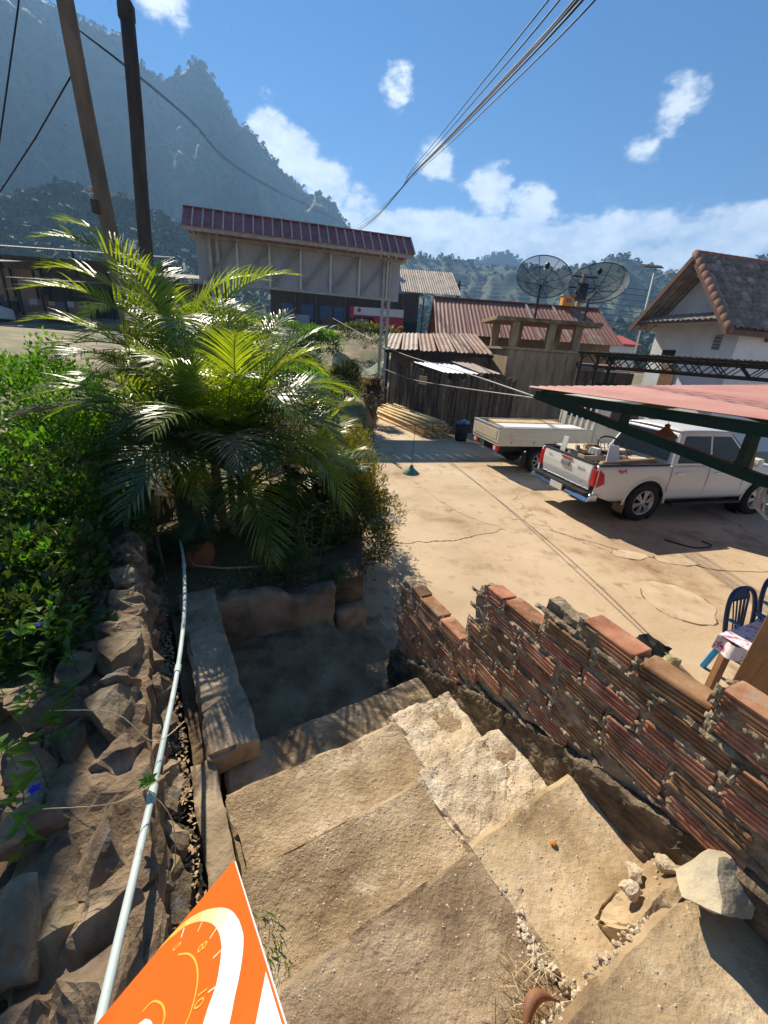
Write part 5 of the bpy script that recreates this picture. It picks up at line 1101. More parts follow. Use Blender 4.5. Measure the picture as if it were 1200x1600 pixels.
for xx, r_ in ((-3.4, .17), (-1.45, .13)): MB().lathe([(r_, 0), (r_, .02)], (xx, 39.83, 5.68), (0, -1, 0), 14).build('emblem', M['red'], sg)
for xx in (-4.1, .5): MB().beam((xx, 40, 3.4), (xx, 40, 5.6), .1, .1).build('post', M['dark'], sg)
M['net'] = pm('green_net', [(.16, .22, .14), (.26, .32, .22)], 4, rough=.8, bump=.3, alpha=.75)
mb = MB(); mb.grid(lambda a, b: (-3.3+4.2*a, 22.6+2.6*b+.2*math.sin(a*7), .9+.9*math.sin(b*math.pi)*(.6+.4*math.sin(a*9+1))+.25*fbm(a*6, b*6)+ground_h(-2, 23)*.6), 30, 14); o = mb.build('net_cover', M['net'], smooth=True); tag(o, 'pale green net draped over a mound behind the gate post', 'net')
# street on the left: stalls and a parked van
def stall(label, x, y, w, d, h, rm, wm, tilt=.5, grp='street stalls on the left'):
    z = ground_h(x, y); t = thing('street_stall', label, 'stall', (x, y, z), grp)
    nk = max(2, int(w/1.1))
    for k in range(nk): corr((x-w/2+w*k/nk, y+d/2, z+h+tilt), (w/nk-.01, 0, 0), (0, -d-.6, -tilt), 14, .2, .025).build('roof_sheet', rm, t, solid=.02)
    MB().box((x, y+d/2-.1, z+h/2), (w, .15, h)).build('back_wall', wm, t)
    for k in range(4):
        for yy in (-d/2, d/2-.3): MB().beam((x-w/2+.2+(w-.4)*k/3, y+yy, z), (x-w/2+.2+(w-.4)*k/3, y+yy, z+h), .12, .12).build('post', M['dark'], t)
    MB().box((x, y-d/4, z+.5), (w*.8, .5, .9)).build('counter', M['brownwall'], t)
    rr = random.Random(int(x*10))
    for k in range(7): MB().box((x-w*.38+w*.76*k/6, y-d/4, z+1.1), (rr.uniform(.3, .7), .4, rr.uniform(.2, .5))).build('goods', [M['panelgrey'], M['rust'], M['plank_new'], M['bluew']][k % 4], t)
    return t
stall('long dark roofed shop row on the far side of the street', -27.0, 36.5, 17, 4, 3.9, M['greysheet'], M['brownwall'], .7)
stall('brown timber stall with a tan wall beside the street', -29.5, 32.6, 5.5, 3, 3.2, M['rust'], pm('tan_wall', [(.36, .22, .13), (.44, .29, .18)], 1.5), .6)
stall('market stall with a pale sheet awning beside the street', -23.3, 32.0, 5.0, 3, 2.45, M['asb'], M['wood_shop'], .35)
stall('rusty roofed stall behind the palms by the street', -16.5, 33.5, 7, 3, 2.9, M['rust2'], M['brownwall'], .6)
vz = ground_h(-27, 29.5)
vn = thing('parked_van', 'white minivan parked at the street stalls', 'van', (-28.0, 29.3, vz)); 
prof = [(-2.0, .35), (-2.0, 1.25), (-1.75, 1.9), (.75, 1.95), (1.45, 1.2), (2.1, 1.05), (2.15, .4)]
M['carwhite'] = pm('white_car_paint', [(.72, .72, .70), (.78, .78, .76)], .8, rough=.25, bump=0, spec=.5, stain=[(1.5, .60, .78, (.58, .50, .40), .35)])
M['glass'] = pm('car_glass', [(.012, .016, .02)], rough=.05, bump=0, spec=.3)
M['tyre'] = pm('tyre', [(.018, .017, .016), (.035, .031, .027)], 20, rough=.9, bump=.2)
MB().prism([(-28.0+x, 28.5, vz+z) for x, z in prof], (0, 1.6, 0)).build('body', M['carwhite'], vn, bevel=.08)
for (a, b) in ((-1.7, -.7), (-.6, .35), (.45, 1.15)): MB().prism([(-28+a, 28.485, vz+1.2), (-28+b, 28.485, vz+1.2), (-28+min(b, .72)-.05, 28.485, vz+1.75), (-28+a+.05, 28.485, vz+1.75)], (0, .02, 0)).build('window', M['glass'], vn)
MB().prism([(-28+.82, 28.6, vz+1.9), (-28+.82, 30.0, vz+1.9), (-28+1.46, 30.0, vz+1.24), (-28+1.46, 28.6, vz+1.24)], (.03, 0, .03)).build('windscreen', M['glass'], vn)
for xx in (-1.3, 1.35):
    for yy in (28.55, 30.0): MB().lathe([(.2, -.1), (.32, -.09), (.32, .09), (.2, .1)], (-28+xx, yy, vz+.32), (0, 1, 0), 16).build('wheel', M['tyre'], vn)
# ------------------------------------------------------------ vehicles (local frame: x forward, y left, z up, origin on the ground under the rear axle)
M['chrome'] = pm('chrome', [(.62, .63, .65)], rough=.18, bump=0, metal=1.0)
M['alloy'] = pm('alloy', [(.42, .42, .43), (.55, .55, .56)], 9, rough=.35, bump=0, metal=.7)
M['blackpl'] = pm('black_plastic', [(.014, .014, .015), (.025, .025, .026)], 9, rough=.55, bump=.05)
M['redlens'] = pm('red_lens', [(.45, .010, .012), (.55, .02, .02)], 12, rough=.18, bump=0, spec=.7)
M['bedliner'] = pm('bed_liner', [(.02, .02, .021), (.04, .04, .04)], 9, rough=.8, bump=.2)
M['redtext'] = pm('red_sticker', [(.50, .02, .025)], rough=.4, bump=0)
M['greytext'] = pm('grey_badge', [(.25, .25, .26)], rough=.4, bump=0)
def lp(mb, name, mat, parent, smooth=False, bevel=0, solid=0):      # local part
    me = mb.mesh(name, mat, smooth); bm = bmesh.new(); bm.from_mesh(me); bmesh.ops.recalc_face_normals(bm, faces=bm.faces); bm.to_mesh(me); bm.free()
    return put(name, me, parent, bevel=bevel, solid=solid, local=True)
def wheel(parent, x, y, r, w, sgn, spokes, rimmat):
    t = lp(MB().lathe([(r*.66, -w/2), (r*.93, -w/2), (r, -w*.34), (r, w*.34), (r*.93, w/2), (r*.66, w/2), (r*.62, 0)], (x, y, r), (0, 1, 0), 32, False), 'wheel', M['tyre'], parent, True)
    o = MB(); yo = y+sgn*w*.36
    o.lathe([(r*.68, -w*.1*sgn), (r*.66, w*.12*sgn), (r*.60, w*.12*sgn), (r*.58, -w*.3*sgn)], (x, yo, r), (0, 1, 0), 32, False)
    lp(o, 'rim', rimmat, t, True)
    d = MB(); d.lathe([(r*.6, 0), (.02, 0)], (x, yo-sgn*w*.22, r), (0, 1, 0), 24); lp(d, 'brake_disc', M['blackpl'], t)
    s = MB()
    for k in range(spokes):
        for dd in ((-.16, .16) if spokes < 7 else (0,)):
            a = 2*math.pi*k/spokes+.3; b = a+dd
            s.beam((x+math.cos(a)*r*.12, yo+sgn*.012, r+math.sin(a)*r*.12), (x+math.cos(b)*r*.63, yo+sgn*.005, r+math.sin(b)*r*.63), r*.11, .02, (0, 1, 0))
    s.lathe([(r*.17, -.02), (r*.17, .018), (r*.08, .026)], (x, yo, r), (0, sgn, 0), 16); lp(s, 'spokes', rimmat, t)
    return t
pk = thing('pickup_truck', 'white double cab pickup truck with a loaded bed parked beside the pavilion', 'pickup truck', (4.78, 8.47, .006), None, R(16.6))
WB = 3.085; RW = .385
def hw(x):  # half width along the car
    return .90-.05*sst(3.3, 4.05, x)-.30*max(0, (x-3.75)/.4)**2*.35-.03*sst(-.9, -1.25, x)
def lowz(x):
    z = .44-.06*sst(3.9, 4.1, x)+.10*sst(-.75, -1.2, x)
    for xc in (0, WB):
        d = abs(x-xc)
        if d < .50: z = max(z, .36+math.sqrt(.50**2-d*d))
    return z
def belt(x):
    if x < .42: return 1.13
    if x < 2.65: return 1.12
    return 1.12-.16*sst(2.6, 4.0, x)-.12*sst(3.85, 4.08, x)
xsb = [-1.22+i*(5.30)/110 for i in range(111)]; rows = [(0, .0), (.12, .022), (.35, .030), (.62, .028), (.82, .012), (.94, -.004), (1, -.045)]
for sgn in (-1, 1):
    m = MB(); m.grid(lambda a, b: (xsb[int(round(a*110))], sgn*(hw(xsb[int(round(a*110))])-.03+rows[int(round(b*6))][1]), lowz(xsb[int(round(a*110))])+(belt(xsb[int(round(a*110))])-lowz(xsb[int(round(a*110))]))*rows[int(round(b*6))][0]), 110, 6)
    lp(m, 'body_side', M['carwhite'], pk, True, solid=.03)
    for xc in (0, WB):
        m = MB(); m.tube([(xc+.50*math.cos(a), sgn*(hw(xc)-.018), .36+.50*math.sin(a)) for a in [math.pi*k/18 for k in range(19)]], .022, 6); lp(m, 'arch_lip', M['carwhite'], pk, True)
        m = MB(); m.lathe([(.49, -.13), (.49, .13), (.3, .13)], (xc, sgn*.70, .40), (0, 1, 0), 24, False); lp(m, 'arch_liner', M['blackpl'], pk)
    m = MB(); m.beam((.62, sgn*.90, .36), (2.50, sgn*.90, .36), .17, .055); lp(m, 'side_step', M['blackpl'], pk, bevel=.012)
    for x0_ in (.43, 1.42, 2.42):
        m = MB(); zt__ = 1.10; m.tube([(x0_+(.03 if x0_ < 1 else 0), sgn*(hw(x0_)-.029+rows[3][1]+.0035-(.014 if q in (0, 3) else 0)), z) for q, z in enumerate((.52, .75, .95, zt__))], .005, 4); lp(m, 'door_seam', M['blackpl'], pk)
    for x0_ in (.68, 1.68):
        m = MB(); m.beam((x0_-.10, sgn*.905, .97), (x0_+.10, sgn*.905, .97), .035, .028); lp(m, 'door_handle', M['chrome'], pk, bevel=.008)
    m = MB(); m.box((2.42, sgn*1.02, 1.22), (.13, .19, .17)); lp(m, 'mirror', M['carwhite'], pk, bevel=.03)
# bonnet, front, floor
m = MB(); m.grid(lambda a, b: (2.62+1.42*a, (b-.5)*2*(hw(2.62+1.42*a)-.07), belt(2.62+1.42*a)+.05*math.sin(b*math.pi)*(1-.5*a)+.012), 14, 10); lp(m, 'bonnet', M['carwhite'], pk, True, solid=.02)
m = MB(); m.box((4.06, 0, .72), (.08, 1.45, .55)); lp(m, 'grille', M['blackpl'], pk, bevel=.03)
m = MB(); m.box((4.10, 0, .50), (.10, 1.62, .22)); lp(m, 'front_bumper', M['carwhite'], pk, bevel=.05)
for sgn in (-1, 1): m = MB(); m.box((4.0, sgn*.66, .86), (.18, .30, .14)); lp(m, 'headlight', M['glass'], pk, bevel=.03)
m = MB(); m.box((1.6, 0, .46), (4.6, 1.3, .10)); lp(m, 'chassis', M['blackpl'], pk)
m = MB(); m.box((1.62, 0, .80), (2.3, 1.66, .60)); lp(m, 'cabin_core', M['blackpl'], pk)
# greenhouse
def gh(z): t = (z-1.11)/.66; return t
lo = [(.47, .845), (2.72, .845)]; hi = [(.70, .655), (1.98, .655)]
V = []
for (xx, yy), zz in ((lo[0], 1.10), (lo[1], 1.10), (hi[1], 1.74), (hi[0], 1.74)):
    V += [(xx, -yy, zz), (xx, yy, zz)]
m = MB(); m.add(V, [(0, 1, 3, 2), (2, 3, 5, 4), (4, 5, 7, 6), (6, 7, 1, 0), (0, 2, 4, 6), (1, 7, 5, 3)]); lp(m, 'cab_frame', M['carwhite'], pk, bevel=.05)
m = MB(); m.grid(lambda a, b: (.68+1.34*a, (b-.5)*1.34, 1.735+.075*math.sin(b*math.pi)**.5*math.sin((a*.94+.03)*math.pi)**.4), 14, 12); lp(m, 'roof', M['carwhite'], pk, True, solid=.02)
def side_pt(sgn, x, z): t = (z-1.10)/.64; return (x, sgn*(.845-.19*t+.012), z)
for sgn in (-1, 1):
    for q in ([(.62, 1.16), (1.43, 1.16), (1.43, 1.66), (.80, 1.66)], [(1.50, 1.16), (2.52, 1.16), (1.96, 1.66), (1.50, 1.66)]):
        m = MB(); m.prism([side_pt(sgn, x, z) for x, z in q], (0, -sgn*.02, 0)); lp(m, 'side_window', M['glass'], pk)
m = MB(); m.prism([(.475, -.70, 1.18), (.475, .70, 1.18), (.67, .58, 1.66), (.67, -.58, 1.66)], (-.025, 0, .01)); lp(m, 'rear_window', M['glass'], pk)
m = MB(); m.prism([(2.70, -.76, 1.14), (2.70, .76, 1.14), (2.03, .62, 1.69), (2.03, -.62, 1.69)], (.02, 0, .025)); lp(m, 'windscreen', M['glass'], pk)
# bed
m = MB(); m.box((-.40, 0, .62), (1.62, 1.66, .06)); lp(m, 'bed_floor', M['bedliner'], pk)
for sgn in (-1, 1): m = MB(); m.box((-.40, sgn*.79, .87), (1.62, .07, .48)); lp(m, 'bed_side', M['bedliner'], pk)
m = MB(); m.box((.41, 0, .87), (.05, 1.60, .50)); lp(m, 'bed_front', M['bedliner'], pk)
for sgn in (-1, 1): m = MB(); m.beam((-1.20, sgn*.825, 1.138), (.42, sgn*.825, 1.138), .085, .03); lp(m, 'rail_cap', M['blackpl'], pk, bevel=.008)
tg = lp(MB().prism([(-1.24, -.70, .64), (-1.24, .70, .64), (-1.27, .70, .92), (-1.225, .70, 1.12), (-1.225, -.70, 1.12), (-1.27, -.70, .92)][0:0] or [(-1.22, -.71, .63), (-1.25, -.71, .80), (-1.255, -.71, .95), (-1.235, -.71, 1.12), (-1.18, -.71, 1.12), (-1.18, -.71, .63)], (0, 1.42, 0)), 'tailgate', M['carwhite'], pk, bevel=.012)
lp(MB().beam((-1.205, -.72, 1.13), (-1.205, .72, 1.13), .08, .03), 'tailgate_cap', M['blackpl'], tg, bevel=.006)
lp(MB().box((-1.262, 0, .97), (.03, .26, .10)), 'tailgate_handle', M['greytext'], tg, bevel=.015)
lp(MB().box((-1.252, 0, 1.075), (.02, .30, .028)), 'brake_light', M['redlens'], tg)
def face_text(txt, size, mat, parent, loc, X, Y, dep=.001):
    me = textmesh(txt, size, mat, dep); X = Vector(X).normalized(); Y = Vector(Y).normalized(); Z = X.cross(Y); mw = Matrix((X, Y, Z)).transposed().to_4x4(); mw.translation = loc
    for v in me.vertices: v.co = mw @ v.co
    return put('lettering', me, parent, local=True)
face_text('HILUX', .075, M['greytext'], tg, (-1.260, -.45, .98), (0, -1, 0), (0, 0, 1)); face_text('4x4', .05, M['greytext'], tg, (-1.254, -.52, .74), (0, -1, 0), (0, 0, 1)); face_text('REVO', .05, M['greytext'], tg, (-1.258, .50, 1.02), (0, -1, 0), (0, 0, 1))
face_text('4x4', .125, M['redtext'], pk, (-.72, -.904, 1.035), (1, 0, .0), (0, .12, 1), .003)
for sgn in (-1, 1):
    m = MB(); m.prism([(-1.245, sgn*.715, .70), (-1.20, sgn*.895, .72), (-.98, sgn*.912, .80), (-1.03, sgn*.905, 1.0), (-1.19, sgn*.87, 1.10), (-1.245, sgn*.715, 1.08)][:0] or [(-1.26, sgn*.73, .72), (-1.26, sgn*.86, .74), (-1.24, sgn*.85, 1.05), (-1.24, sgn*.74, 1.06)], (.10, 0, 0)); lp(m, 'tail_light', M['redlens'], pk, bevel=.02)
    m = MB(); m.prism([(-1.22, sgn*.875, .72), (-1.07, sgn*.90, .80), (-1.11, sgn*.89, .98), (-1.20, sgn*.865, 1.06)], (0, sgn*.014, 0)); lp(m, 'tail_light', M['redlens'], pk, bevel=.006)
m = MB(); m.prism([(-1.40, -.86, .42), (-1.42, -.80, .56), (-1.42, .80, .56), (-1.40, .86, .42)][:0] or [(-1.40, -.90, .44), (-1.30, -.90, .60), (-1.12, -.90, .60), (-1.12, -.90, .44)], (0, 1.80, 0)); rb_ = lp(m, 'rear_bumper', M['chrome'], pk, bevel=.03)
lp(MB().box((-1.34, 0, .585), (.14, .95, .05)), 'step_pad', M['blackpl'], rb_); lp(MB().box((-1.405, -.05, .52), (.02, .36, .13)), 'number_plate', M['signw'], rb_); lp(MB().box((-1.35, -.62, .595), (.12, .42, .03)), 'step_pad', M['blackpl'], rb_); lp(MB().box((-1.35, .62, .595), (.12, .42, .03)), 'step_pad', M['blackpl'], rb_)
for xc in (0, WB):
    for sgn in (-1, 1): wheel(pk, xc, sgn*.775, RW, .25, sgn, 6, M['alloy'])
for sgn in (-1, 1): m = MB(); m.box((-.47, sgn*.78, .33), (.03, .24, .26)); lp(m, 'mud_flap', pm('mud_flap', [(.20, .15, .10)], rough=.9) if sgn < 0 else M['blackpl'], pk)
# load in the bed
cz = math.cos(R(16.6)); sz = math.sin(R(16.6))
def PK(x, y, z): return Vector((4.78+x*cz-y*sz, 8.47+x*sz+y*cz, z+.006))
M['card'] = pm('cardboard', [(.34, .22, .13), (.42, .29, .18)], 5, rough=.9, bump=.05); M['whiteplas'] = pm('white_plastic', [(.70, .70, .68), (.78, .78, .76)], 5, rough=.5, bump=0)
M['cream'] = pm('cream_board', [(.55, .47, .33), (.64, .56, .42)], 4, rough=.8, bump=.05); M['metalrod'] = pm('grey_rod', [(.34, .32, .30), (.45, .43, .40)], 12, rough=.45, bump=0, metal=.4)
Rk = Matrix.Rotation(R(16.6), 3, 'Z')
o = thing('cardboard_box', 'brown cardboard box in the pickup bed against the cab', 'box', PK(.12, -.35, .655)); MB().box(PK(.12, -.35, .90), (.42, .5, .48), Rk).build('carton', M['card'], o, bevel=.01); MB().box(PK(.12, -.35, 1.145), (.43, .12, .008), Rk).build('tape', M['cream'], o)
o = thing('table', 'cream folding table lying upturned in the pickup bed', 'table', PK(-.4, .35, .655)); MB().box(PK(-.35, .38, 1.18), (1.35, .62, .035), Rk).build('top', M['cream'], o, bevel=.006)
for (x, y) in ((-.95, .62), (.2, .62), (-.95, .15), (.2, .15)): MB().tube([PK(x, y, .66), PK(x+.1, y, 1.17)], .014, 6).build('leg', M['metalrod'], o)
o = thing('metal_rack', 'tangled grey metal rod frame standing in the pickup bed', 'rack', PK(-.5, -.1, .655))
for k in range(5): MB().tube([PK(-.62+.10*k, -.1, .66), PK(-.56+.10*k, .0, 1.25-.03*k), PK(-.5+.12*k, .22, 1.48-.05*k)], .009, 6).build('rod', M['metalrod'], o)
for z in (.9, 1.15, 1.4): MB().tube([PK(-.65, -.05, z), PK(-.05, .2, z-.04)], .009, 6).build('rod', M['metalrod'], o)
o = thing('fan', 'round wire fan guard leaning in the pickup bed', 'fan', PK(-.45, -.5, .655)); cc = PK(-.42, -.52, 1.02); ax_ = Vector((.35, -.75, .55)); X_, Y_ = frame(ax_)
for rr in (.33, .325, .2, .1): MB().tube([cc+(X_*math.cos(a)+Y_*math.sin(a))*rr+ax_.normalized()*(.10*(1-(rr/.33)**2)) for a in [2*math.pi*k/28 for k in range(29)]], .012 if rr > .3 else .006, 5, False).build('ring', M['metalrod'], o, smooth=True)
for k in range(16): a = 2*math.pi*k/16; MB().tube([cc+ax_.normalized()*.1, cc+(X_*math.cos(a)+Y_*math.sin(a))*.33], .004, 4).build('wire', M['metalrod'], o)
o = MB().prism([PK(-.98, -.72, 1.12), PK(-.66, -.72, 1.13), PK(-.60, -.55, 1.42), PK(-.80, -.52, 1.44)], Vector((0, .02, .012))).build('plastic_sheet', M['whiteplas']); tag(o, 'white plastic panel propped on the pickup bed rail', 'panel')
o = MB().prism([PK(-1.14, .30, .70), PK(-1.14, .45, .70), PK(-1.08, .42, 1.42), PK(-1.08, .28, 1.42)], Vector((.02, .01, 0))).build('plastic_sheet', M['whiteplas']); tag(o, 'narrow pale panel standing up behind the pickup tailgate', 'panel')
o = thing('bicycle_wheel', 'bicycle wheel lying on the load in the pickup bed', 'wheel', PK(-.15, .1, 1.15)); cc = PK(-.15, .05, 1.26); ax_ = Vector((.1, -.55, .8)); X_, Y_ = frame(ax_)
MB().tube([cc+(X_*math.cos(a)+Y_*math.sin(a))*.31 for a in [2*math.pi*k/30 for k in range(31)]], .017, 6, False).build('tyre', M['tyre'], o, smooth=True)
for k in range(12): a = 2*math.pi*k/12; MB().tube([cc, cc+(X_*math.cos(a)+Y_*math.sin(a))*.30], .004, 4).build('spoke', M['metalrod'], o)
o = thing('wooden_crate', 'slatted wooden crate full of odds and ends in the pickup bed', 'crate', PK(-.75, .05, .655))
for q in range(4):
    for sgn in (-1, 1): MB().box(PK(-.75, .05+sgn*.26, .72+.13*q), (.50, .02, .10), Rk).build('slat', M['cream'], o); MB().box(PK(-.75+sgn*.26, .05, .72+.13*q), (.02, .50, .10), Rk).build('slat', M['cream'], o)
rr_ = random.Random(3)
for q in range(9): MB().box(PK(-.75+rr_.uniform(-.2, .2), .05+rr_.uniform(-.2, .2), 1.17+rr_.uniform(-.02, .1)), (rr_.uniform(.08, .2), rr_.uniform(.06, .14), rr_.uniform(.05, .14)), Matrix.Rotation(rr_.uniform(0, 3), 3, 'Z')).build('oddment', [M['card'], M['metalrod'], M['whiteplas'], M['rust']][q % 4], o)
o = thing('rolled_mat', 'rolled brown mat lying along the pickup bed side', 'mat', PK(-.3, -.62, .9)); MB().tube([PK(-1.0, -.66, 1.10), PK(.25, -.62, 1.14)], .075, 12).build('roll', M['card'], o, smooth=True)
# small flatbed truck
ut = thing('flatbed_truck', 'white flatbed truck with dropped side trays carrying timber by the plank fence', 'flatbed truck', (3.83, 11.45, .006), None, R(14.5))
M['creamw'] = pm('cream_paint', [(.58, .54, .44), (.66, .62, .52)], 1, rough=.45, bump=.03, stain=[(3, .58, .7, (.40, .32, .22), .5)])
X0, X1, HWT = -1.28, 1.42, .76
lp(MB().box(((X0+X1)/2, 0, .76), (X1-X0, HWT*2, .08)), 'tray_floor', M['creamw'], ut)
for sgn in (-1, 1):
    s_ = lp(MB().box(((X0+X1)/2, sgn*HWT, .98), (X1-X0, .035, .37)), 'side_board', M['creamw'], ut, bevel=.008)
    for z in (.86, .98, 1.08): lp(MB().beam((X0+.03, sgn*(HWT+.02), z), (X1-.03, sgn*(HWT+.02), z), .014, .02), 'rib', M['creamw'], s_)
    lp(MB().beam((X0, sgn*HWT, 1.175), (X1, sgn*HWT, 1.175), .05, .025), 'top_rail', M['steel'], s_)
    for k in range(4): lp(MB().box((X0+.35+.65*k, sgn*(HWT+.022), .82), (.05, .02, .07)), 'latch', M['steel'], s_)
tg = lp(MB().box((X0, 0, .98), (.035, HWT*2, .37)), 'tailboard', M['creamw'], ut, bevel=.008)
lp(MB().box((X0-.02, 0, .985), (.012, HWT*2-.22, .24)), 'inset', pm('tan_inset', [(.50, .42, .28), (.60, .51, .36)], 3), tg); lp(MB().beam((X0, -HWT, 1.18), (X0, HWT, 1.18), .06, .03), 'top_rail', M['steel'], tg)
for sgn in (-1, 1):
    l_ = lp(MB().box((X0+.05, sgn*.58, .64), (.08, .26, .13)), 'tail_light', M['redlens'], ut, bevel=.01); lp(MB().box((X0+.005, sgn*.58, .64), (.012, .10, .10)), 'lens', M['signw'], l_)
lp(MB().beam((X0+.08, -.5, .52), (X0+.08, .5, .52), .06, .05), 'under_bar', M['chrome'], ut); lp(MB().box((.9, 0, .58), (4.0, .7, .16)), 'chassis', M['blackpl'], ut)
for xc in (0, 2.45):
    for sgn in (-1, 1): wheel(ut, xc, sgn*.66, .315, .20, sgn, 7, M['steel'])
for sgn in (-1, 1): lp(MB().lathe([(.36, -.12), (.36, .12), (.30, .12)], (0, sgn*.66, .36), (0, 1, 0), 20, False), 'mud_guard', M['blackpl'], ut); lp(MB().box((-.42, sgn*.66, .36), (.02, .22, .36)), 'mud_flap', M['blackpl'], ut)
lp(MB().prism([(1.50, -.76, .45), (1.50, -.76, 1.95), (2.75, -.76, 1.98), (3.15, -.76, 1.15), (3.2, -.76, .45)], (0, 1.52, 0)), 'cab', M['creamw'], ut, bevel=.05)
lp(MB().box((1.485, 0, 1.60), (.02, 1.1, .42)), 'rear_window', M['glass'], ut)
for sgn in (-1, 1): lp(MB().prism([(1.85, sgn*.765, 1.25), (2.85, sgn*.765, 1.25), (2.66, sgn*.765, 1.8), (1.85, sgn*.765, 1.8)], (0, sgn*.01, 0)), 'side_window', M['glass'], ut)
hb_ = lp(MB().beam((1.44, -.74, 1.95), (1.44, .74, 1.95), .05, .05), 'headboard', M['whiteplas'], ut)
for k in range(7): lp(MB().beam((1.44, -.72+.24*k, .8), (1.44, -.72+.24*k, 1.95), .035, .035), 'bar', M['whiteplas'], hb_)
cz2 = math.cos(R(14.5)); sz2 = math.sin(R(14.5))
def UT(x, y, z): return Vector((3.83+x*cz2-y*sz2, 11.45+x*sz2+y*cz2, z+.006))
o = thing('timber_stack', 'stack of yellow sawn planks in the flatbed truck', 'timber', UT(.1, .4, .8))
for k in range(4):
    for j in range(3): MB().box(UT(.15, .28+.13*k, .85+.13*j), (2.1, .115, .115), Matrix.Rotation(R(14.5+.5*(k-j)), 3, 'Z')).build('plank', M['bam'], o)
o = MB().box(UT(.12, -.30, 1.17), (2.35, .55, .03), Matrix.Rotation(R(14.5), 3, 'Z')).build('white_board', M['whiteplas']); tag(o, 'long white board laid over the flatbed truck tray', 'board')
MB().box(UT(.12, -.30, .98), (2.2, .45, .34), Matrix.Rotation(R(14.5), 3, 'Z')).build('support', M['creamw'], o)
# bin by the fence
o = thing('bin', 'dark bin with a blue bag beside the plank fence', 'bin', (2.50, 14.35, .0)); MB().lathe([(.20, 0), (.25, .55), (.24, .56)], (2.5, 14.35, .006), n=16).build('barrel', M['blackpl'], o, smooth=True)
bg = rock_mesh('bag', (.5, .5, .28), pm('blue_bag', [(.10, .20, .36), (.18, .30, .48)], 9, rough=.4, bump=.2), 5, 3, .2, 24); put('bag', bg, o, loc=(2.5, 14.35, .62))
# ------------------------------------------------------------ pavilion
M['pink'] = pm('faded_red_sheet', [(.45, .195, .155), (.52, .25, .20), (.57, .30, .245)], 1.1, detail=8, rough=.55, bump=.08, stain=[(2.6, .58, .70, (.52, .34, .28), .6), (.8, .6, .7, (.36, .14, .10), .5)], stretch=(1, 1, 1))
M['dkgreen'] = pm('dark_green_paint', [(.008, .028, .020), (.014, .042, .030)], 5, rough=.45, bump=.05, stain=[(8, .62, .7, (.12, .08, .04), .5)])
M['oldgold'] = pm('ochre_timber', [(.25, .17, .06), (.33, .23, .09)], 6, rough=.8, bump=.2)
pa = thing('pavilion', 'open pavilion with a faded pink corrugated roof on dark green trusses', 'pavilion', (4.6, 4.4, 0))
PT = Vector((1.85, 5.6, 2.5)); PA = Vector((.431, -.902, 0)); PB = Vector((.902, .431, 0))
def PV(a, b, z): return Vector((PT.x, PT.y, 0))+PA*a+PB*b+Vector((0, 0, z))
for k in range(7): corr(PV(-.05, -.06+.86*k, 2.53+.028*.86*k), PB*.90+Vector((0, 0, .025)), PA*4.1+Vector((0, 0, .06)), 36, .155, .017).build('roof_sheet', M['pink'], pa, solid=.004)
for b in (0.03, 2.9, 5.7):
    MB().beam(PV(.02, b, 2.44+.03*b), PV(3.98, b, 2.50+.03*b), .07, .10).build('top_chord', M['dkgreen'], pa)
    MB().beam(PV(.06, b, 2.43+.03*b), PV(2.62, b, 2.10), .06, .09).build('bottom_chord', M['dkgreen'], pa); MB().beam(PV(2.60, b, 2.10), PV(3.95, b, 2.10), .06, .09).build('bottom_chord', M['dkgreen'], pa)
    for a in (1.33, 2.47): MB().beam(PV(a, b, 2.48-.145*(a/1.0) if a < 2 else 2.12), PV(a, b, 2.46), .07, .07).build('strut', M['dkgreen'], pa)
    MB().beam(PV(3.9, b, 0), PV(3.9, b, 2.5), .10, .10).build('post', M['dkgreen'], pa)
for a in (.15, 1.4, 2.6, 3.8): MB().beam(PV(a, -.02, 2.485), PV(a, 5.9, 2.66), .045, .05).build('purlin', M['dkgreen'], pa)
MB().beam(PV(2.50, .08, 2.12), PV(2.46, .08, 2.42), .045, .05).build('brace', M['oldgold'], pa)
hs = thing('hose_coil', 'grey hose coiled and hung from the pavilion truss', 'hose', PV(2.72, .1, 1.7))
for k in range(3): MB().tube([PV(2.70+.02*k, .10, 2.0-.02*k)+Vector((.10*math.cos(a), -.02*k, .16*math.sin(a))) for a in [2*math.pi*j/20 for j in range(21)]], .010, 6, False).build('loop', M['steel'], hs, smooth=True)
M['shade'] = pm('green_enamel', [(.10, .20, .17), (.15, .27, .23)], 8, rough=.4, bump=.05)
def lamp(label, p, top, mat, s=1.0):
    o = thing('hanging_lamp', label, 'lamp', p); p = Vector(p)
    MB().lathe([(.13*s, 0), (.125*s, .012*s), (.05*s, .075*s), (.028*s, .10*s), (.028*s, .13*s), (.012*s, .14*s)], p, n=22, cap=False).build('lamp_shade', mat, o, smooth=True, solid=.003)
    MB().lathe([(.012, .09), (.03, .04), (.034, .01), (.02, -.012), (.004, -.018)], p, n=12).build('bulb', M['whiteplas'], o, smooth=True)
    MB().tube([p+Vector((0, 0, .13*s)), Vector(top)], .003, 5).build('cord', M['wire'], o)
lamp('green cone lamp shade hanging on a thin cord over the open yard', (.30, 4.9, 1.46), (.30, 4.9, 2.06), M['shade'], .82)
o = MB().tube(smoothpts([(1.85, 5.6, 2.46), (.30, 4.9, 2.06), (-1.4, 4.05, 2.1)], 10), .003, 5, False).build('cord', M['wire'], fix=False); tag(o, 'thin dark wire strung from the pavilion corner to the palms', 'cable')
lamp('brown lamp shade hanging under the pavilion roof in front of the pickup', PV(1.35, .75, 2.16), PV(1.35, .75, 2.5), pm('brown_shade', [(.13, .08, .045), (.20, .13, .08)], 8, rough=.5), 1.0)
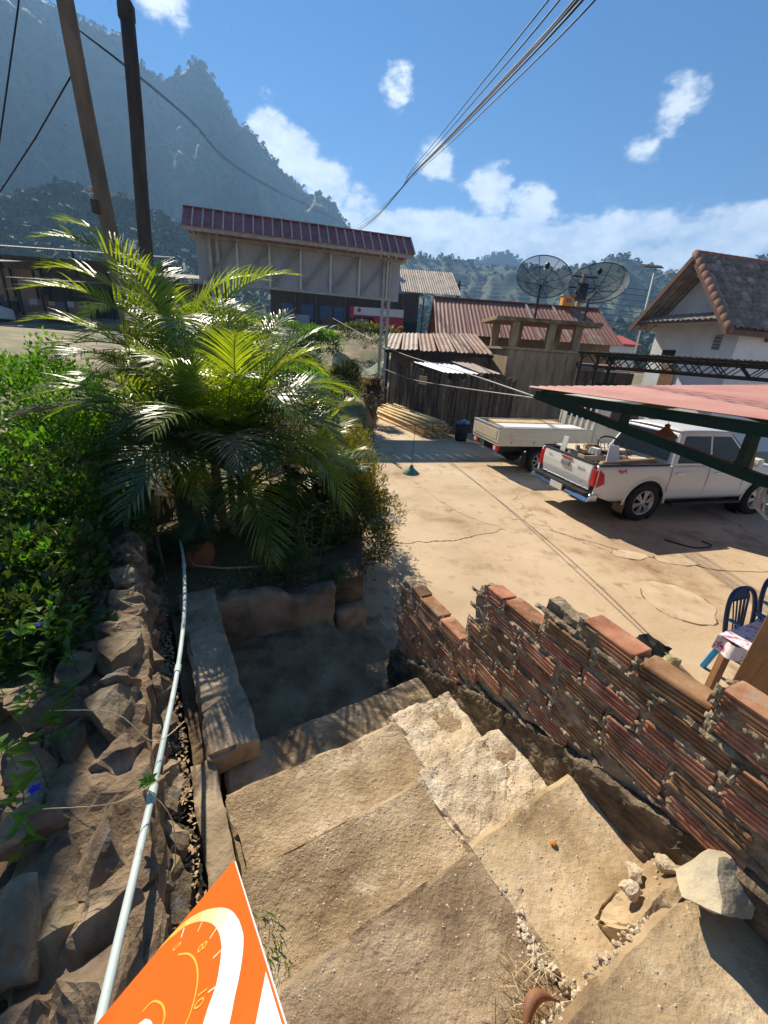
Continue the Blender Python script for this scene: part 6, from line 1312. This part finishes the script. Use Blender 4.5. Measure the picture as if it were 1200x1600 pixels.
# table and plastic chairs
M['bluepl'] = pm('blue_plastic', [(.015, .22, .52), (.02, .27, .60)], 5, rough=.35, bump=0, spec=.5); M['navy'] = pm('navy_plastic', [(.012, .045, .12), (.02, .06, .15)], 5, rough=.4, bump=0, spec=.5)
def chair(label, loc, rz):
    t = thing('plastic_chair', label, 'chair', loc, 'blue plastic chairs', rz)
    lp(MB().prism([(-.22, -.21, .42), (.22, -.23, .42), (.20, .22, .43), (-.20, .22, .43)], (0, 0, .025)), 'seat', M['bluepl'], t, bevel=.01)
    for sx in (-1, 1):
        lp(MB().beam((sx*.20, -.20, .42), (sx*.25, -.25, 0), .05, .05), 'leg', M['bluepl'], t, bevel=.01); lp(MB().beam((sx*.19, .20, .43), (sx*.23, .27, 0), .05, .05), 'leg', M['bluepl'], t, bevel=.01)
    pts = [(-.21, .22, .44), (-.225, .26, .62), (-.20, .30, .78), (-.13, .325, .86), (0, .335, .885), (.13, .325, .86), (.20, .30, .78), (.225, .26, .62), (.21, .22, .44)]
    lp(MB().tube(smoothpts(pts, 4), .022, 8), 'back_frame', M['navy'], t, True)
    lp(MB().prism([(-.16, .305, .76), (.16, .305, .76), (.12, .33, .86), (-.12, .33, .86)], (0, .02, 0)), 'back_panel', M['navy'], t, bevel=.008)
    for k in range(5): x = -.12+.06*k; lp(MB().beam((x*.6, .235, .46), (x, .31, .78), .018, .012), 'back_slat', M['navy'], t)
    for sx in (-1, 1): lp(MB().beam((sx*.215, .24, .62), (sx*.235, -.2, .62), .04, .025), 'arm', M['bluepl'], t, bevel=.008); lp(MB().beam((sx*.235, -.19, .62), (sx*.215, -.2, .43), .035, .035), 'arm_post', M['bluepl'], t)
    return t
chair('blue plastic chair pushed under the flowered table', (3.76, 3.30, .006), R(22)); chair('blue plastic chair behind the one at the flowered table corner', (4.38, 3.62, .006), R(8))
M['cloth'] = pm('flowered_cloth', [(.72, .70, .72), (.80, .78, .80)], 3, rough=.7, bump=.05, stain=[(13, .55, .60, (.45, .04, .17), .9), (24, .57, .62, (.62, .20, .34), .8)])
tb = thing('table', 'wooden table with a white and magenta flowered cloth behind the brick wall', 'table', (3.62, 2.85, 0)); M['brownwood'] = pm('brown_wood', [(.14, .065, .028), (.23, .115, .05), (.30, .16, .075)], 5, rough=.55, bump=.2, stretch=(1, 1, .3), spec=.4)
Tq = Matrix.Rotation(R(24), 3, 'Z')
def TBp(x, y, z): q = Tq @ Vector((x, y, 0)); return Vector((3.66+q.x, 2.94+q.y, z))
MB().box(TBp(0, 0, .735), (1.1, .62, .03), Tq).build('top', M['brownwood'], tb); MB().prism([TBp(-.57, -.33, .752), TBp(.57, -.33, .752), TBp(.57, .33, .752), TBp(-.57, .33, .752)], (0, 0, .005)).build('tablecloth', M['cloth'], tb)
mb = MB(); mb.grid(lambda a, b: TBp(-.575+.02*math.sin(a*22)-.02*b, -.33+.66*a, .755-.13*b-.02*math.sin(a*9)), 24, 3); mb.build('cloth_skirt', M['cloth'], tb, smooth=True)
for (x, y) in ((-.48, -.26), (.48, -.26), (.48, .26), (-.48, .26)): MB().beam(TBp(x, y, 0), TBp(x, y, .72), .06, .06).build('leg', M['brownwood'], tb)
# dark wooden board behind the wall and a bundle on the ground
bw = thing('wooden_cupboard', 'dark brown wooden cupboard side standing behind the end of the brick wall', 'cupboard', (2.5, 2.0, 0)); Q = Matrix.Rotation(R(35), 3, 'Z')
MB().prism([(2.12, 1.92, .0), (3.0, 2.30, .0), (3.25, 1.72, .0), (2.37, 1.34, .0)], (0, 0, .02)).build('base', M['brownwood'], bw)
MB().prism([(2.09, 1.93, 0), (2.16, 1.96, 0), (2.24, 1.98, 1.72), (2.16, 1.95, 1.72)], (.24, -.56, 0)).build('side', M['brownwood'], bw, bevel=.006)
MB().prism([(2.14, 1.96, 1.72), (3.0, 2.33, 1.72), (3.25, 1.75, 1.72), (2.39, 1.38, 1.72)], (0, 0, .03)).build('top', M['brownwood'], bw)
o = thing('cloth_bundle', 'small black and yellow bundle lying in the yard behind the brick wall', 'bundle', (2.95, 3.62, .006)); put('wrap', rock_mesh('wrap', (.42, .34, .22), M['blackpl'], 91, 3, .2, 26), o, loc=(2.90, 3.50, .16), rot=(.2, .1, .4)); put('sack', rock_mesh('sack', (.34, .30, .22), pm('yellow_cloth', [(.42, .36, .16), (.52, .46, .24)], 9, rough=.9), 92, 3, .12, 26), o, loc=(2.98, 3.40, .09))
# puddled damp ground by the pickup, hose on the ground
o = MB().tube(smoothpts([(5.05, 6.75, .016), (5.4, 6.5, .016), (5.8, 6.62, .016), (5.75, 6.8, .016)], 6), .012, 6).build('hose', M['wire'], smooth=True); tag(o, 'short black hose lying on the yard beside the pickup shadow', 'hose')
